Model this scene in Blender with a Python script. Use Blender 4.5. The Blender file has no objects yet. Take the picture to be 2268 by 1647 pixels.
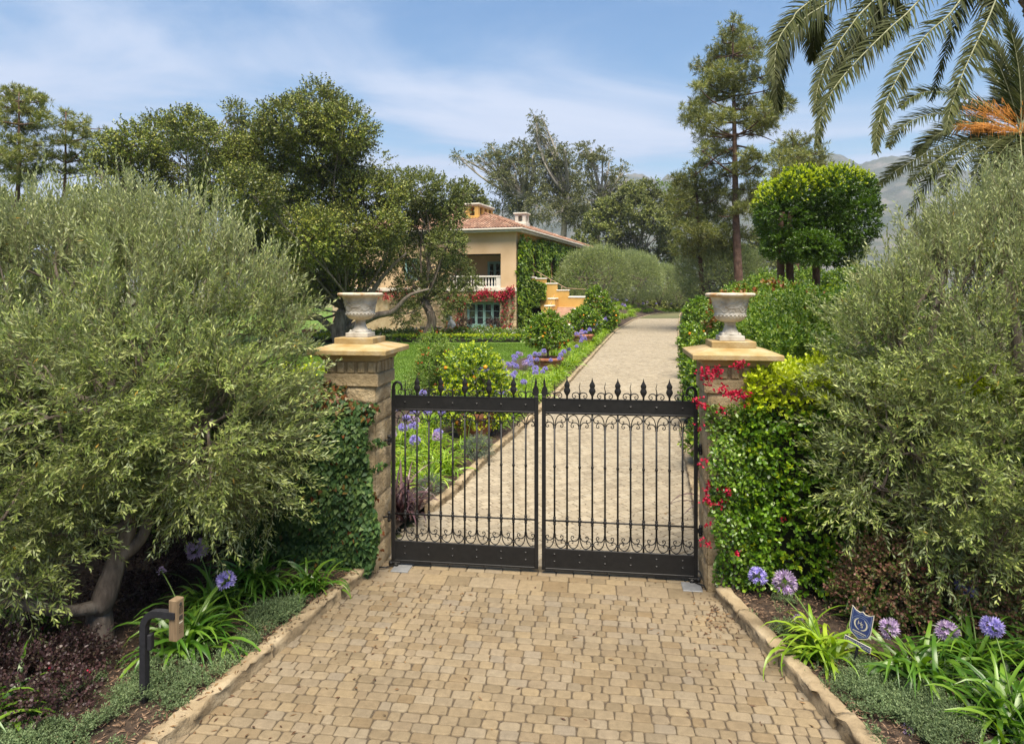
import bpy, math, random
import numpy as np
from mathutils import Vector
rad = math.radians
SC = bpy.context.scene
COL = SC.collection
rng = np.random.default_rng(7)
# ---------------------------------------------------------------- measuring
F, CX, HY, HC = 1512.0, 1134.0, 642.0, 3.75
def at(px, py, Y): return np.array([(px-CX)/F*Y, Y, HC+(HY-py)/F*Y])
def gp(px, py, z=0.0):
    Y = (HC-z)*F/(py-HY)
    return np.array([(px-CX)/F*Y, Y, z])
def nrm(a): return a/np.maximum(np.linalg.norm(a, axis=-1, keepdims=True), 1e-9)
def lerp_tab(tab, y): return np.interp(y, [t[0] for t in tab], [t[1] for t in tab])
_nd = nrm(np.random.default_rng(3).normal(size=(24, 3))); _np = np.random.default_rng(4).random(24)*6.28
_nf = np.concatenate([np.full(8, 1.0), np.full(8, 1.9), np.full(8, 3.7)])
def noise3(p, s=1.0):
    a = np.zeros(p.shape[:-1])
    for d, f, k in zip(_nd, _nf, _np): a += np.sin((p@d)*f*s*2+k)/f**.6
    return a/5.0
# ---------------------------------------------------------------- mesh builder
class MB:
    def __init__(s): s.v=[]; s.f=[]; s.n=0; s.M=None; s.o=np.zeros(3)
    def frame(s, o, ex=(1,0,0), ey=(0,1,0), ez=(0,0,1)):
        s.o=np.array(o,float); s.M=np.array([ex,ey,ez],float); return s
    def add(s, V, Fs, mat=0, smooth=False):
        V=np.asarray(V,float).reshape(-1,3)
        if s.M is not None: V=V@s.M
        V=V+s.o
        Fs=np.asarray(Fs,dtype=np.int64)
        s.v.append(V); s.f.append((Fs+s.n, mat, smooth)); s.n+=len(V)
    def multi(s, V, flist, mat=0, smooth=False):
        V=np.asarray(V,float).reshape(-1,3)
        if s.M is not None: V=V@s.M
        s.v.append(V+s.o)
        for f in flist: s.f.append((np.array([f])+s.n, mat, smooth))
        s.n+=len(V)
    def box(s, a, b, mat=0):
        x0,y0,z0=a; x1,y1,z1=b
        V=[(x0,y0,z0),(x1,y0,z0),(x1,y1,z0),(x0,y1,z0),(x0,y0,z1),(x1,y0,z1),(x1,y1,z1),(x0,y1,z1)]
        s.add(V,[(0,3,2,1),(4,5,6,7),(0,1,5,4),(1,2,6,5),(2,3,7,6),(3,0,4,7)],mat)
    def bbox(s, a, b, c=.01, mat=0):          # box with chamfered edges
        a=np.array(a,float); b=np.array(b,float); V=[]; idx={}
        m=(a+b)/2; h=(b-a)/2
        for ax in range(3):
            for sg in [(i,j,k) for i in(-1,1) for j in(-1,1) for k in(-1,1)]:
                q=np.array(sg,float)*(h-c); q[ax]=sg[ax]*h[ax]
                idx[(ax,)+sg]=len(V); V.append(m+q)
        fl=[]
        def quad(ax,sg):
            o=[k for k in range(3) if k!=ax]; r=[]
            for p,q in((-1,-1),(1,-1),(1,1),(-1,1)):
                t=[0,0,0]; t[ax]=sg; t[o[0]]=p; t[o[1]]=q; r.append(idx[(ax,)+tuple(t)])
            return r
        for ax in range(3):
            for sg in(-1,1): fl.append(quad(ax,sg))
        for e in range(3):
            o=[k for k in range(3) if k!=e]
            for p in(-1,1):
                for q in(-1,1):
                    r=[]
                    for ax,d in((o[0],-1),(o[0],1),(o[1],1),(o[1],-1)):
                        t=[0,0,0]; t[e]=d; t[o[0]]=p; t[o[1]]=q; r.append(idx[(ax,)+tuple(t)])
                    fl.append(r)
        for sg in [(i,j,k) for i in(-1,1) for j in(-1,1) for k in(-1,1)]:
            fl.append([idx[(ax,)+sg] for ax in range(3)])
        s.multi(V,fl,mat)
    def tube(s, P, R, seg=8, mat=0, smooth=True, cap=True):
        P=np.asarray(P,float); k=len(P); R=np.broadcast_to(np.asarray(R,float),(k,))
        T=np.gradient(P,axis=0); T=nrm(T)
        up=np.array([0,0,1.0]) if abs(T[0,2])<.9 else np.array([1.0,0,0])
        u=nrm(np.cross(T[0],up)); rings=[]
        for i in range(k):
            u=u-T[i]*(u@T[i]); u=u/max(np.linalg.norm(u),1e-9); w=np.cross(T[i],u)
            a=np.arange(seg)*2*np.pi/seg
            rings.append(P[i]+R[i]*(np.cos(a)[:,None]*u+np.sin(a)[:,None]*w))
        V=np.concatenate(rings); i=np.arange(k-1)[:,None]*seg; j=np.arange(seg)[None]; j2=(j+1)%seg
        Q=np.stack([i+j,i+j2,i+seg+j2,i+seg+j],-1).reshape(-1,4)
        s.add(V,Q,mat,smooth)
        if cap:
            n0=s.n-len(V)
            s.f.append((np.array([list(range(n0+seg-1,n0-1,-1))]),mat,False))
            s.f.append((np.array([list(range(n0+(k-1)*seg,n0+k*seg))]),mat,False))
    def lathe(s, prof, c=(0,0,0), seg=24, mat=0, smooth=True, sy=1.0, close=True):
        pr=np.asarray(prof,float); k=len(pr); a=np.arange(seg)*2*np.pi/seg
        V=np.stack([pr[:,0:1]*np.cos(a),pr[:,0:1]*np.sin(a)*sy,np.repeat(pr[:,1:2],seg,1)],-1).reshape(-1,3)+np.asarray(c,float)
        i=np.arange(k-1)[:,None]*seg; j=np.arange(seg)[None]; j2=(j+1)%seg
        Q=np.stack([i+j,i+j2,i+seg+j2,i+seg+j],-1).reshape(-1,4)
        s.add(V,Q,mat,smooth)
        if close:
            n0=s.n-len(V)
            s.f.append((np.array([list(range(n0+seg-1,n0-1,-1))]),mat,False))
            s.f.append((np.array([list(range(n0+(k-1)*seg,n0+k*seg))]),mat,False))
    def prism(s, poly, o, ex, ey, ez, d, mat=0):   # polygon in (ex,ey), extruded along ez by d
        poly=np.asarray(poly,float); n=len(poly); ex,ey,ez=map(lambda q:np.asarray(q,float),(ex,ey,ez))
        A=np.asarray(o,float)+poly[:,:1]*ex+poly[:,1:2]*ey
        V=np.concatenate([A,A+ez*d])
        fl=[list(range(n-1,-1,-1)),list(range(n,2*n))]+[[i,(i+1)%n,n+(i+1)%n,n+i] for i in range(n)]
        s.multi(V,fl,mat)
    def leaves(s, P, D, N, L, W, kind='dia', mat=0, fold=.15):
        n=len(P)
        if n==0: return
        L=np.broadcast_to(np.asarray(L,float),(n,))[:,None]; W=np.broadcast_to(np.asarray(W,float),(n,))[:,None]
        S=nrm(np.cross(D,N)); N=np.cross(S,D)
        prof={'dia':[(0,0),(.45,.5),(1,0),(.45,-.5)],
              'oval':[(0,0),(.28,.42),(.68,.44),(1,0),(.68,-.44),(.28,-.42)],
              'heart':[(0,0),(-.12,.3),(.22,.52),(1,0),(.22,-.52),(-.12,-.3)]}[kind]
        V=np.stack([P+D*L*a+S*W*b+N*W*abs(b)*fold for a,b in prof],1)
        k=len(prof); s.add(V.reshape(-1,3),np.arange(n*k).reshape(n,k),mat)
    def build(s, name, mats, parent=None):
        if parent is not None: off=np.array(parent['_b'])
        else: off=np.zeros(3)
        V=np.concatenate(s.v)-off
        me=bpy.data.meshes.new(name); me.vertices.add(len(V)); me.vertices.foreach_set('co',V.astype(np.float32).ravel())
        li=np.concatenate([f.ravel() for f,_,_ in s.f]).astype(np.int32)
        tot=np.concatenate([np.full(len(f),f.shape[1]) for f,_,_ in s.f]).astype(np.int32)
        mi=np.concatenate([np.full(len(f),m) for f,m,_ in s.f]).astype(np.int32)
        sm=np.concatenate([np.full(len(f),b) for f,_,b in s.f])
        st=np.concatenate([[0],np.cumsum(tot)[:-1]]).astype(np.int32)
        me.loops.add(len(li)); me.loops.foreach_set('vertex_index',li)
        me.polygons.add(len(tot)); me.polygons.foreach_set('loop_start',st)
        try: me.polygons.foreach_set('loop_total',tot)
        except Exception: pass
        me.polygons.foreach_set('material_index',mi); me.polygons.foreach_set('use_smooth',sm)
        me.update(calc_edges=True)
        if not isinstance(mats,(list,tuple)): mats=[mats]
        for m in mats: me.materials.append(m)
        o=bpy.data.objects.new(name,me); COL.objects.link(o)
        if parent is not None:
            o.parent=parent; o['_b']=[float(q) for q in off]
        else: o['_b']=[0.,0.,0.]
        return o
def thing(name, label, cat, loc=(0,0,0), group=None):
    o=bpy.data.objects.new(name,None); COL.objects.link(o); o.empty_display_size=.2
    o.location=[float(q) for q in loc]; o['_b']=[float(q) for q in loc]
    o['label']=label; o['category']=cat
    if group: o['group']=group
    return o
def tag(o, label, cat, group=None):
    o['label']=label; o['category']=cat
    if group: o['group']=group
    return o
def recenter(o, base):            # put a single-mesh thing's origin at its base
    b=Vector([float(q) for q in base]); me=o.data
    n=len(me.vertices); c=np.empty(n*3,np.float32); me.vertices.foreach_get('co',c)
    c=c.reshape(-1,3)-np.array(b,np.float32); me.vertices.foreach_set('co',c.ravel()); o.location=b; me.update(); return o
def kind(o, k): o['kind']=k; return o
def dup(root, loc, rotz=0, scale=1.0, label=None, group=None, skip=()):
    r=root.copy(); COL.objects.link(r); r.location=[float(q) for q in loc]; r.rotation_euler=(0,0,rotz); r.scale=(scale,)*3
    if label: r['label']=label
    if group: r['group']=group
    for ch in list(root.children):
        c=ch.copy(); COL.objects.link(c); c.parent=r
        for g in ch.children:
            d=g.copy(); COL.objects.link(d); d.parent=c
    return r
ORD=['first','second','third','fourth','fifth','sixth','seventh','eighth','ninth','tenth','eleventh','twelfth','thirteenth','fourteenth','fifteenth','sixteenth','seventeenth','eighteenth','nineteenth','twentieth','twenty-first','twenty-second','twenty-third','twenty-fourth','twenty-fifth','twenty-sixth','twenty-seventh','twenty-eighth','twenty-ninth','thirtieth']
ORD=ORD[:19]+[t if u=='' else t[:-4]+'y-'+u for t,_ in (('twentieth',2),('thirtieth',3),('fortieth',4),('fiftieth',5)) for u in ['']+ORD[:9]]
# ---------------------------------------------------------------- foliage generators
def blob_pts(blobs, per_m2, shell=.45, up=.3, rnd=.6, gap=None, gs=1.0, prune=.6, zmin=None, r=rng):
    Ps=[];Ds=[]
    B=[(np.array(b[:3]),np.array(b[3:6]) if len(b)>=6 else np.full(3,b[3])) for b in blobs]
    for i,(c,R) in enumerate(B):
        area=4*np.pi*(R[0]*R[1]+R[1]*R[2]+R[0]*R[2])/3
        n=max(4,int(area*per_m2)); d=nrm(r.normal(size=(n,3)))
        q=1-shell*r.random((n,1))**1.4
        lump=1+.13*noise3(d*2.2+c)[:,None]
        p=c+d*R*q*lump; nn=nrm(d/R)
        keep=np.ones(n,bool)
        for j,(c2,R2) in enumerate(B):
            if j!=i: keep&=np.linalg.norm((p-c2)/R2,axis=1)>prune
        if gap is not None: keep&=noise3(p,gs)>gap
        if zmin is not None: keep&=p[:,2]>zmin
        p=p[keep]; nn=nn[keep]
        Ps.append(p); Ds.append(nrm(nn+np.array([0,0,up])+rnd*r.normal(size=p.shape)*.6))
    return np.concatenate(Ps),np.concatenate(Ds)
def shoots(mb, base, dirs, length, n, ang, L, W, droop=0.0, kind='dia', mat=0, tipmat=None, twig=None, twigmat=1, r=rng, t0=.08, fold=.15, upn=.5):
    S=len(base)
    if S==0: return
    length=np.broadcast_to(np.asarray(length,float),(S,))*(.7+.6*r.random(S))
    t=t0+(1-t0)*(np.arange(n)+.5)/n
    pos=base[:,None]+dirs[:,None]*length[:,None,None]*t[None,:,None]
    pos[...,2]-=droop*length[:,None]*t[None]**2
    tan=np.repeat(dirs[:,None],n,1).copy(); tan[...,2]-=2*droop*t[None]; tan=nrm(tan)
    u=nrm(np.cross(dirs,nrm(r.normal(size=(S,3)))))[:,None]; v=np.cross(dirs[:,None],u)
    ph=np.arange(n)[None]*2.4+r.random((S,1))*6.28
    radl=u*np.cos(ph)[...,None]+v*np.sin(ph)[...,None]
    a=ang*(1.15-.5*t)[None,:,None]*(.8+.4*r.random((S,n,1)))
    D=nrm(tan*np.cos(a)+radl*np.sin(a)+.12*r.normal(size=(S,n,3)))
    N=nrm(radl*-.3+tan*.4+np.array([0,0,upn])+.45*r.normal(size=(S,n,3)))
    Ls=L*(.7+.6*r.random((S,n)))*(1.05-.35*t[None]); Ws=W*(.75+.5*r.random((S,n)))
    if tipmat is None:
        mb.leaves(pos.reshape(-1,3),D.reshape(-1,3),N.reshape(-1,3),Ls.ravel(),Ws.ravel(),kind,mat,fold)
    else:
        for sel,m in((t<.6,mat),(t>=.6,tipmat)):
            mb.leaves(pos[:,sel].reshape(-1,3),D[:,sel].reshape(-1,3),N[:,sel].reshape(-1,3),Ls[:,sel].ravel(),Ws[:,sel].ravel(),kind,m,fold)
    if twig:
        e=base+dirs*length[:,None]; e[:,2]-=droop*length
        mid=base+dirs*length[:,None]*.5; mid[:,2]-=droop*length*.25
        sd=nrm(np.cross(dirs,np.array([.3,1,.2])))*twig
        V=np.stack([base-sd,base+sd,mid+sd*.8,mid-sd*.8,e+sd*.3,e-sd*.3],1).reshape(-1,3)
        q=np.arange(S)[:,None]*6
        mb.add(V,np.concatenate([q+np.array([0,1,2,3]),q+np.array([3,2,4,5])]),twigmat)
def ribbons(mb, base, az, el, length, width, bend, m=6, fold=.25, mat=0, p=1.3, tw=0.0, r=rng, taper=3.0):
    n=len(base); t=np.linspace(0,1,m+1)
    th=el[:,None]-bend[:,None]*t[None]**p
    ds=length[:,None]/m
    thm=(th[:,1:]+th[:,:-1])/2
    hx=np.concatenate([np.zeros((n,1)),np.cumsum(np.cos(thm)*ds,1)],1); hz=np.concatenate([np.zeros((n,1)),np.cumsum(np.sin(thm)*ds,1)],1)
    az2=az[:,None]+tw*r.normal(size=(n,1))*t[None]
    P=np.stack([base[:,0:1]+hx*np.cos(az2),base[:,1:2]+hx*np.sin(az2),base[:,2:3]+hz],-1)
    sd=np.stack([-np.sin(az2),np.cos(az2),np.zeros_like(az2)],-1)
    roll=r.normal(size=(n,1,1))*.35
    up=np.stack([-np.sin(th)*np.cos(az2),-np.sin(th)*np.sin(az2),np.cos(th)],-1)
    sd=sd*np.cos(roll)+up*np.sin(roll)
    w=width[:,None]*.5*np.minimum(1,.55+t*3)[None]*(1-t[None]**taper)
    w=np.maximum(w,width[:,None]*.03)
    A=P+sd*w[...,None]+up*(w*fold)[...,None]; Bm=P; C=P-sd*w[...,None]+up*(w*fold)[...,None]
    V=np.stack([A,Bm,C],2).reshape(-1,3); k=(m+1)*3
    i=np.arange(n)[:,None,None]*k+np.arange(m)[None,:,None]*3
    q1=i+np.array([0,1,4,3]); q2=i+np.array([1,2,5,4])
    mb.add(V,np.concatenate([q1.reshape(-1,4),q2.reshape(-1,4)]),mat,True)
    return P
def curve(a, b, bend=(0,0,0), n=7):
    a=np.asarray(a,float); b=np.asarray(b,float); c=(a+b)/2+np.asarray(bend,float); t=np.linspace(0,1,n)[:,None]
    return (1-t)**2*a+2*t*(1-t)*c+t*t*b
def spline(pts, n=30):
    P=np.asarray(pts,float); k=len(P); P=np.vstack([2*P[0]-P[1],P,2*P[-1]-P[-2]]); out=[]
    for u in np.linspace(0,k-1-1e-6,n):
        i=int(u); f=u-i; a,b,c,d=P[i],P[i+1],P[i+2],P[i+3]
        out.append(.5*((2*b)+(-a+c)*f+(2*a-5*b+4*c-d)*f*f+(-a+3*b-3*c+d)*f**3))
    return np.array(out)
def limbs_to(mb, fork, blobs, r0, r1, mat=0, sub=8, r=rng, seg=7, wob=.12, subr=.3):
    for b in blobs:
        c=np.array(b[:3]); R=np.array(b[3:6]) if len(b)>=6 else np.full(3,b[3])
        f=fork if not callable(fork) else fork(c)
        d=np.linalg.norm(c-f)
        P=curve(f,c,r.normal(size=3)*d*wob+np.array([0,0,-.06*d]),8)
        mb.tube(P,np.linspace(r0,r1,8),seg,mat)
        for k in range(sub):
            i=r.integers(4,8); q=c+nrm(r.normal(size=3))*R*.85
            mb.tube(curve(P[i],q,r.normal(size=3)*.15*np.linalg.norm(R),5),np.linspace(r1*(.9 if i>6 else 1.2),r1*subr,5),5,mat,cap=False)
def auto_blobs(c, R, n, r0, r1, r=rng, zb=0.0):
    out=[]; c=np.array(c,float); R=np.array(R,float)
    for k in range(n):
        d=nrm(r.normal(size=3)); d[2]=d[2]+zb; q=r.random()**.5*.8
        s=r0+(r1-r0)*r.random(); out.append((*(c+d*np.maximum(R-s*.8,.1)*max(q,.35)),s*1.1,s*1.1,s*.85))
    return out
# ---------------------------------------------------------------- materials
def lin(c):
    if isinstance(c,str): c=tuple(int(c[i:i+2],16)/255 for i in(0,2,4)); return tuple((x/12.92 if x<=.04045 else ((x+.055)/1.055)**2.4) for x in c)
    return tuple(c)
def nt(name):
    m=bpy.data.materials.new(name); m.use_nodes=True; t=m.node_tree; t.nodes.clear()
    out=t.nodes.new('ShaderNodeOutputMaterial'); return m,t,out
def nd(t,typ,**kw):
    n=t.nodes.new(typ)
    for k,v in kw.items():
        if hasattr(n,k): setattr(n,k,v)
        else: n.inputs[k].default_value=v
    return n
def ramp(t,fac,stops):
    r=t.nodes.new('ShaderNodeValToRGB'); e=r.color_ramp.elements
    while len(e)<len(stops): e.new(.5)
    for i,(p,c) in enumerate(stops): e[i].position=p; e[i].color=(*lin(c),1)
    t.links.new(fac,r.inputs[0]); return r.outputs[0]
def mixc(t,f,a,b,bl='MIX'):
    m=t.nodes.new('ShaderNodeMix'); m.data_type='RGBA'; m.blend_type=bl
    for s,v in((0,f),(6,a),(7,b)):
        if hasattr(v,'is_linked'): t.links.new(v,m.inputs[s])
        else: m.inputs[s].default_value=v if s==0 else (*lin(v),1)
    return m.outputs[2]
def noise(t,scale,detail=4,vec=None,rough=.55):
    tc=t.nodes.new('ShaderNodeTexCoord'); n=t.nodes.new('ShaderNodeTexNoise'); n.inputs['Scale'].default_value=scale; n.inputs['Detail'].default_value=detail; n.inputs['Roughness'].default_value=rough
    t.links.new(tc.outputs['Object'] if vec is None else vec,n.inputs['Vector']); return n.outputs['Fac']
GAIN={'olive_leaf':1.55,'oak_leaf':1.6,'dark_oak_leaf':1.35,'far_tree_leaf':1.5,'eucalyptus_leaf':1.15,'pine_needles':1.5,'citrus_leaf':1.4,'wall_creeper_leaf':1.5,'ivy_leaf':1.25,'hedge_leaf':1.25,'shade_hedge_leaf':1.4,'shrub_leaf':1.45,'strap_leaf':1.2,'box_leaf':1.4,'rose_leaf':1.4,'bronze_green_leaf':1.1,'purple_leaf':1.15,'clipped_leaf':.95,'ground_cover_leaf':.95,'violet_petal':.95}
def leaf_mat(name, cols, under=None, trans=.28, rough=.45, spec=.35, ns=1.2, nv=.35):
    m,t,out=nt(name); g=t.nodes.new('ShaderNodeNewGeometry'); n=len(cols); k=GAIN.get(name,1); cols=[tuple(x*k for x in q) for q in cols]
    c=ramp(t,g.outputs['Random Per Island'],[(i/(n-1),q) for i,q in enumerate(cols)])
    nz=noise(t,ns,2); mr=nd(t,'ShaderNodeMapRange'); mr.inputs[1].default_value=.3; mr.inputs[2].default_value=.7; mr.inputs[3].default_value=1-nv; mr.inputs[4].default_value=1+nv
    t.links.new(nz,mr.inputs[0]); hs=t.nodes.new('ShaderNodeHueSaturation'); t.links.new(c,hs.inputs['Color']); t.links.new(mr.outputs[0],hs.inputs['Value']); c=hs.outputs[0]
    if under is not None: c=mixc(t,g.outputs['Backfacing'],c,under)
    p=t.nodes.new('ShaderNodeBsdfPrincipled'); t.links.new(c,p.inputs['Base Color']); p.inputs['Roughness'].default_value=rough; p.inputs['Specular IOR Level'].default_value=spec
    tr=t.nodes.new('ShaderNodeBsdfTranslucent'); hs2=t.nodes.new('ShaderNodeHueSaturation'); hs2.inputs['Saturation'].default_value=1.15; hs2.inputs['Value'].default_value=1.25; t.links.new(c,hs2.inputs['Color']); t.links.new(hs2.outputs[0],tr.inputs[0])
    mx=t.nodes.new('ShaderNodeMixShader'); mx.inputs[0].default_value=trans; t.links.new(p.outputs[0],mx.inputs[1]); t.links.new(tr.outputs[0],mx.inputs[2]); t.links.new(mx.outputs[0],out.inputs[0])
    return m
def solid(name, stops, scale=6, rough=.7, bump=.0, bscale=None, metal=0, spec=.4, detail=5, island=0.0, bdist=.02, stretch=None):
    m,t,out=nt(name); p=t.nodes.new('ShaderNodeBsdfPrincipled'); vec=None
    if stretch:
        tc=t.nodes.new('ShaderNodeTexCoord'); mp=t.nodes.new('ShaderNodeMapping'); mp.inputs['Scale'].default_value=stretch; t.links.new(tc.outputs['Object'],mp.inputs[0]); vec=mp.outputs[0]
    n=noise(t,scale,detail,vec); k=len(stops); c=ramp(t,n,[(.3+.4*i/max(1,k-1),q) for i,q in enumerate(stops)])
    if island:
        g=t.nodes.new('ShaderNodeNewGeometry'); mr=nd(t,'ShaderNodeMapRange'); mr.inputs[3].default_value=1-island; mr.inputs[4].default_value=1+island
        t.links.new(g.outputs['Random Per Island'],mr.inputs[0]); hs=t.nodes.new('ShaderNodeHueSaturation'); t.links.new(c,hs.inputs['Color']); t.links.new(mr.outputs[0],hs.inputs['Value']); c=hs.outputs[0]
    t.links.new(c,p.inputs['Base Color']); p.inputs['Roughness'].default_value=rough; p.inputs['Metallic'].default_value=metal; p.inputs['Specular IOR Level'].default_value=spec
    if bump:
        b=t.nodes.new('ShaderNodeBump'); b.inputs['Strength'].default_value=bump; b.inputs['Distance'].default_value=bdist
        t.links.new(noise(t,bscale or scale*4,6,vec,.65),b.inputs['Height']); t.links.new(b.outputs[0],p.inputs['Normal'])
    t.links.new(p.outputs[0],out.inputs[0]); return m
def paver_mat(name, cols, val=(.85,1.1)):
    m,t,out=nt(name); g=t.nodes.new('ShaderNodeNewGeometry'); n=len(cols)
    c=ramp(t,g.outputs['Random Per Island'],[(i/(n-1),q) for i,q in enumerate(cols)])
    def mulv(c,scale,lo,hi,det=4):
        mr=nd(t,'ShaderNodeMapRange'); mr.inputs[1].default_value=.3; mr.inputs[2].default_value=.7; mr.inputs[3].default_value=lo; mr.inputs[4].default_value=hi
        t.links.new(noise(t,scale,det),mr.inputs[0]); hs=t.nodes.new('ShaderNodeHueSaturation'); t.links.new(c,hs.inputs['Color']); t.links.new(mr.outputs[0],hs.inputs['Value']); return hs.outputs[0]
    c=mulv(c,.55,val[0],val[1],5); c=mulv(c,14,.86,1.1); c=mulv(c,160,.82,1.15,3)
    p=t.nodes.new('ShaderNodeBsdfPrincipled'); p.inputs['Roughness'].default_value=.85; p.inputs['Specular IOR Level'].default_value=.2; t.links.new(c,p.inputs['Base Color'])
    b=t.nodes.new('ShaderNodeBump'); b.inputs['Strength'].default_value=.5; b.inputs['Distance'].default_value=.006; t.links.new(noise(t,70,6,None,.7),b.inputs['Height']); t.links.new(b.outputs[0],p.inputs['Normal'])
    t.links.new(p.outputs[0],out.inputs[0]); return m
M={}
M['olive']=leaf_mat('olive_leaf',[(.038,.06,.012),(.088,.12,.024),(.14,.172,.04),(.22,.24,.078)],under=(.24,.28,.14),trans=.22,rough=.42,spec=.45,ns=.9,nv=.3)
M['olive_lit']=leaf_mat('young_sunlit_olive_leaf',[(.135,.17,.045),(.195,.235,.07),(.26,.295,.105),(.33,.355,.145)],under=(.27,.3,.16),trans=.25,rough=.42,spec=.45,ns=.9,nv=.2)  # paler olive leaf: young growth, plus sunlight put into the colour
M['olive_dead']=leaf_mat('yellowed_leaf',[(.35,.22,.03),(.42,.26,.04)])
M['oak']=leaf_mat('oak_leaf',[(.04,.058,.008),(.072,.096,.012),(.112,.132,.018),(.185,.178,.032)],under=(.09,.1,.04),trans=.22,rough=.4,ns=.25,nv=.4)
M['oak2']=leaf_mat('dark_oak_leaf',[(.04,.055,.012),(.065,.085,.018),(.1,.12,.028),(.15,.155,.04)],trans=.2,ns=.3,nv=.35)
M['pine']=leaf_mat('pine_needles',[(.045,.058,.012),(.085,.1,.02),(.135,.148,.03),(.185,.18,.045)],trans=.15,ns=.35,nv=.35)
M['euc']=leaf_mat('eucalyptus_leaf',[(.05,.06,.018),(.08,.092,.03),(.115,.125,.042),(.15,.145,.06)],trans=.22,ns=.2,nv=.3)
M['far']=leaf_mat('far_tree_leaf',[(.042,.055,.014),(.07,.085,.02),(.105,.12,.03),(.145,.15,.04)],trans=.2,ns=.2,nv=.45)
M['ficus']=leaf_mat('clipped_leaf',[(.03,.07,.006),(.055,.11,.008),(.09,.16,.012)],trans=.25,rough=.35,ns=.6,nv=.3)
M['young']=leaf_mat('young_yellow_leaf',[(.26,.34,.015),(.38,.46,.022),(.48,.54,.04)],trans=.35,rough=.35,ns=1.5,nv=.2)
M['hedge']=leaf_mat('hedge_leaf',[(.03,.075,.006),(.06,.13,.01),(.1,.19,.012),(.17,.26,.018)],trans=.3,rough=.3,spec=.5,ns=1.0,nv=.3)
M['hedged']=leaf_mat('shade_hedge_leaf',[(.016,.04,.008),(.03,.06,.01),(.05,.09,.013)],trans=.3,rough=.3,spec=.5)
M['ivy']=leaf_mat('ivy_leaf',[(.014,.038,.012),(.026,.06,.016),(.045,.085,.02),(.07,.11,.025)],trans=.18,rough=.55,spec=.25,ns=1.5,nv=.3)
M['ivyred']=leaf_mat('reddish_ivy_leaf',[(.09,.03,.012),(.16,.055,.02),(.11,.09,.02)],trans=.2,rough=.35)
M['wallivy']=leaf_mat('wall_creeper_leaf',[(.03,.06,.006),(.06,.11,.008),(.1,.16,.01),(.16,.2,.015)],trans=.25,ns=.5,nv=.35)
M['shrub']=leaf_mat('shrub_leaf',[(.03,.065,.01),(.06,.11,.014),(.11,.17,.02),(.17,.22,.03)],trans=.28,rough=.35,ns=.9,nv=.3)
M['photinia']=leaf_mat('orange_tipped_leaf',[(.16,.05,.015),(.22,.08,.02),(.16,.14,.02)],trans=.25)
M['citrus']=leaf_mat('citrus_leaf',[(.03,.07,.008),(.06,.12,.012),(.11,.18,.016),(.2,.26,.025)],trans=.25,rough=.3,spec=.5,ns=1.5,nv=.25)
M['aga']=leaf_mat('strap_leaf',[(.03,.085,.01),(.05,.12,.013),(.085,.17,.018),(.13,.22,.025)],trans=.3,rough=.32,spec=.5,ns=2,nv=.2)
M['agal']=leaf_mat('pale_strap_leaf',[(.1,.2,.014),(.17,.29,.02),(.25,.38,.03),(.36,.44,.05)],trans=.35,rough=.35,spec=.45,ns=2,nv=.2)
M['violet']=leaf_mat('violet_petal',[(.3,.27,.58),(.38,.34,.66),(.48,.42,.72)],trans=.4,rough=.6,ns=8,nv=.2)
M['mauve']=leaf_mat('fading_mauve_petal',[(.42,.3,.5),(.5,.38,.58),(.38,.34,.36)],trans=.4,rough=.6,ns=8,nv=.2)
M['stem']=leaf_mat('green_stem',[(.09,.16,.03),(.13,.2,.04)],trans=.1)
M['lorp']=leaf_mat('purple_leaf',[(.018,.01,.011),(.034,.018,.019),(.055,.028,.028),(.055,.048,.027)],trans=.2,rough=.4,ns=2)
M['lorg']=leaf_mat('bronze_green_leaf',[(.07,.11,.022),(.11,.15,.035),(.2,.085,.06),(.24,.12,.085),(.14,.15,.05)],trans=.25,rough=.4,ns=3)
M['cover']=leaf_mat('ground_cover_leaf',[(.07,.11,.045),(.11,.16,.065),(.16,.21,.09)],trans=.2,rough=.6,ns=2)
M['lav']=leaf_mat('grey_leaf',[(.06,.085,.06),(.1,.13,.09),(.16,.19,.14)],trans=.2,rough=.7)
M['flax']=leaf_mat('bronze_flax_leaf',[(.035,.018,.02),(.07,.035,.035),(.12,.06,.06),(.16,.09,.09)],trans=.15,rough=.3,spec=.6)
M['bougl']=leaf_mat('light_vine_leaf',[(.06,.12,.014),(.11,.18,.02),(.18,.25,.03)],trans=.3,rough=.4)
M['bract']=leaf_mat('crimson_bract',[(.3,.006,.03),(.42,.01,.045),(.5,.02,.06)],trans=.35,rough=.6,ns=6,nv=.2)
M['redfl']=leaf_mat('orange_red_petal',[(.4,.06,.02),(.5,.1,.03)],trans=.3)
M['white']=leaf_mat('white_petal',[(.55,.53,.46),(.7,.68,.62),(.6,.5,.45)],trans=.3)
M['rose']=leaf_mat('rose_leaf',[(.05,.09,.015),(.09,.14,.02),(.15,.2,.03)],trans=.25)
M['box']=leaf_mat('box_leaf',[(.045,.1,.008),(.08,.16,.01),(.13,.22,.014)],trans=.25)
M['grass']=leaf_mat('lawn_blade',[(.065,.13,.012),(.1,.18,.016),(.145,.22,.022)],trans=.3,ns=.4,nv=.25)
M['palm']=leaf_mat('palm_leaflet',[(.014,.022,.005),(.026,.036,.007),(.042,.052,.01),(.065,.068,.016)],under=(.05,.058,.018),trans=.12,rough=.6,spec=.12,ns=.8)
M['rachis']=solid('palm_rib',[(.16,.17,.08),(.24,.24,.13)],8,.5)
M['datefruit']=solid('orange_fruit_strands',[(.45,.17,.02),(.6,.26,.03)],10,.6,island=.3)
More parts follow.
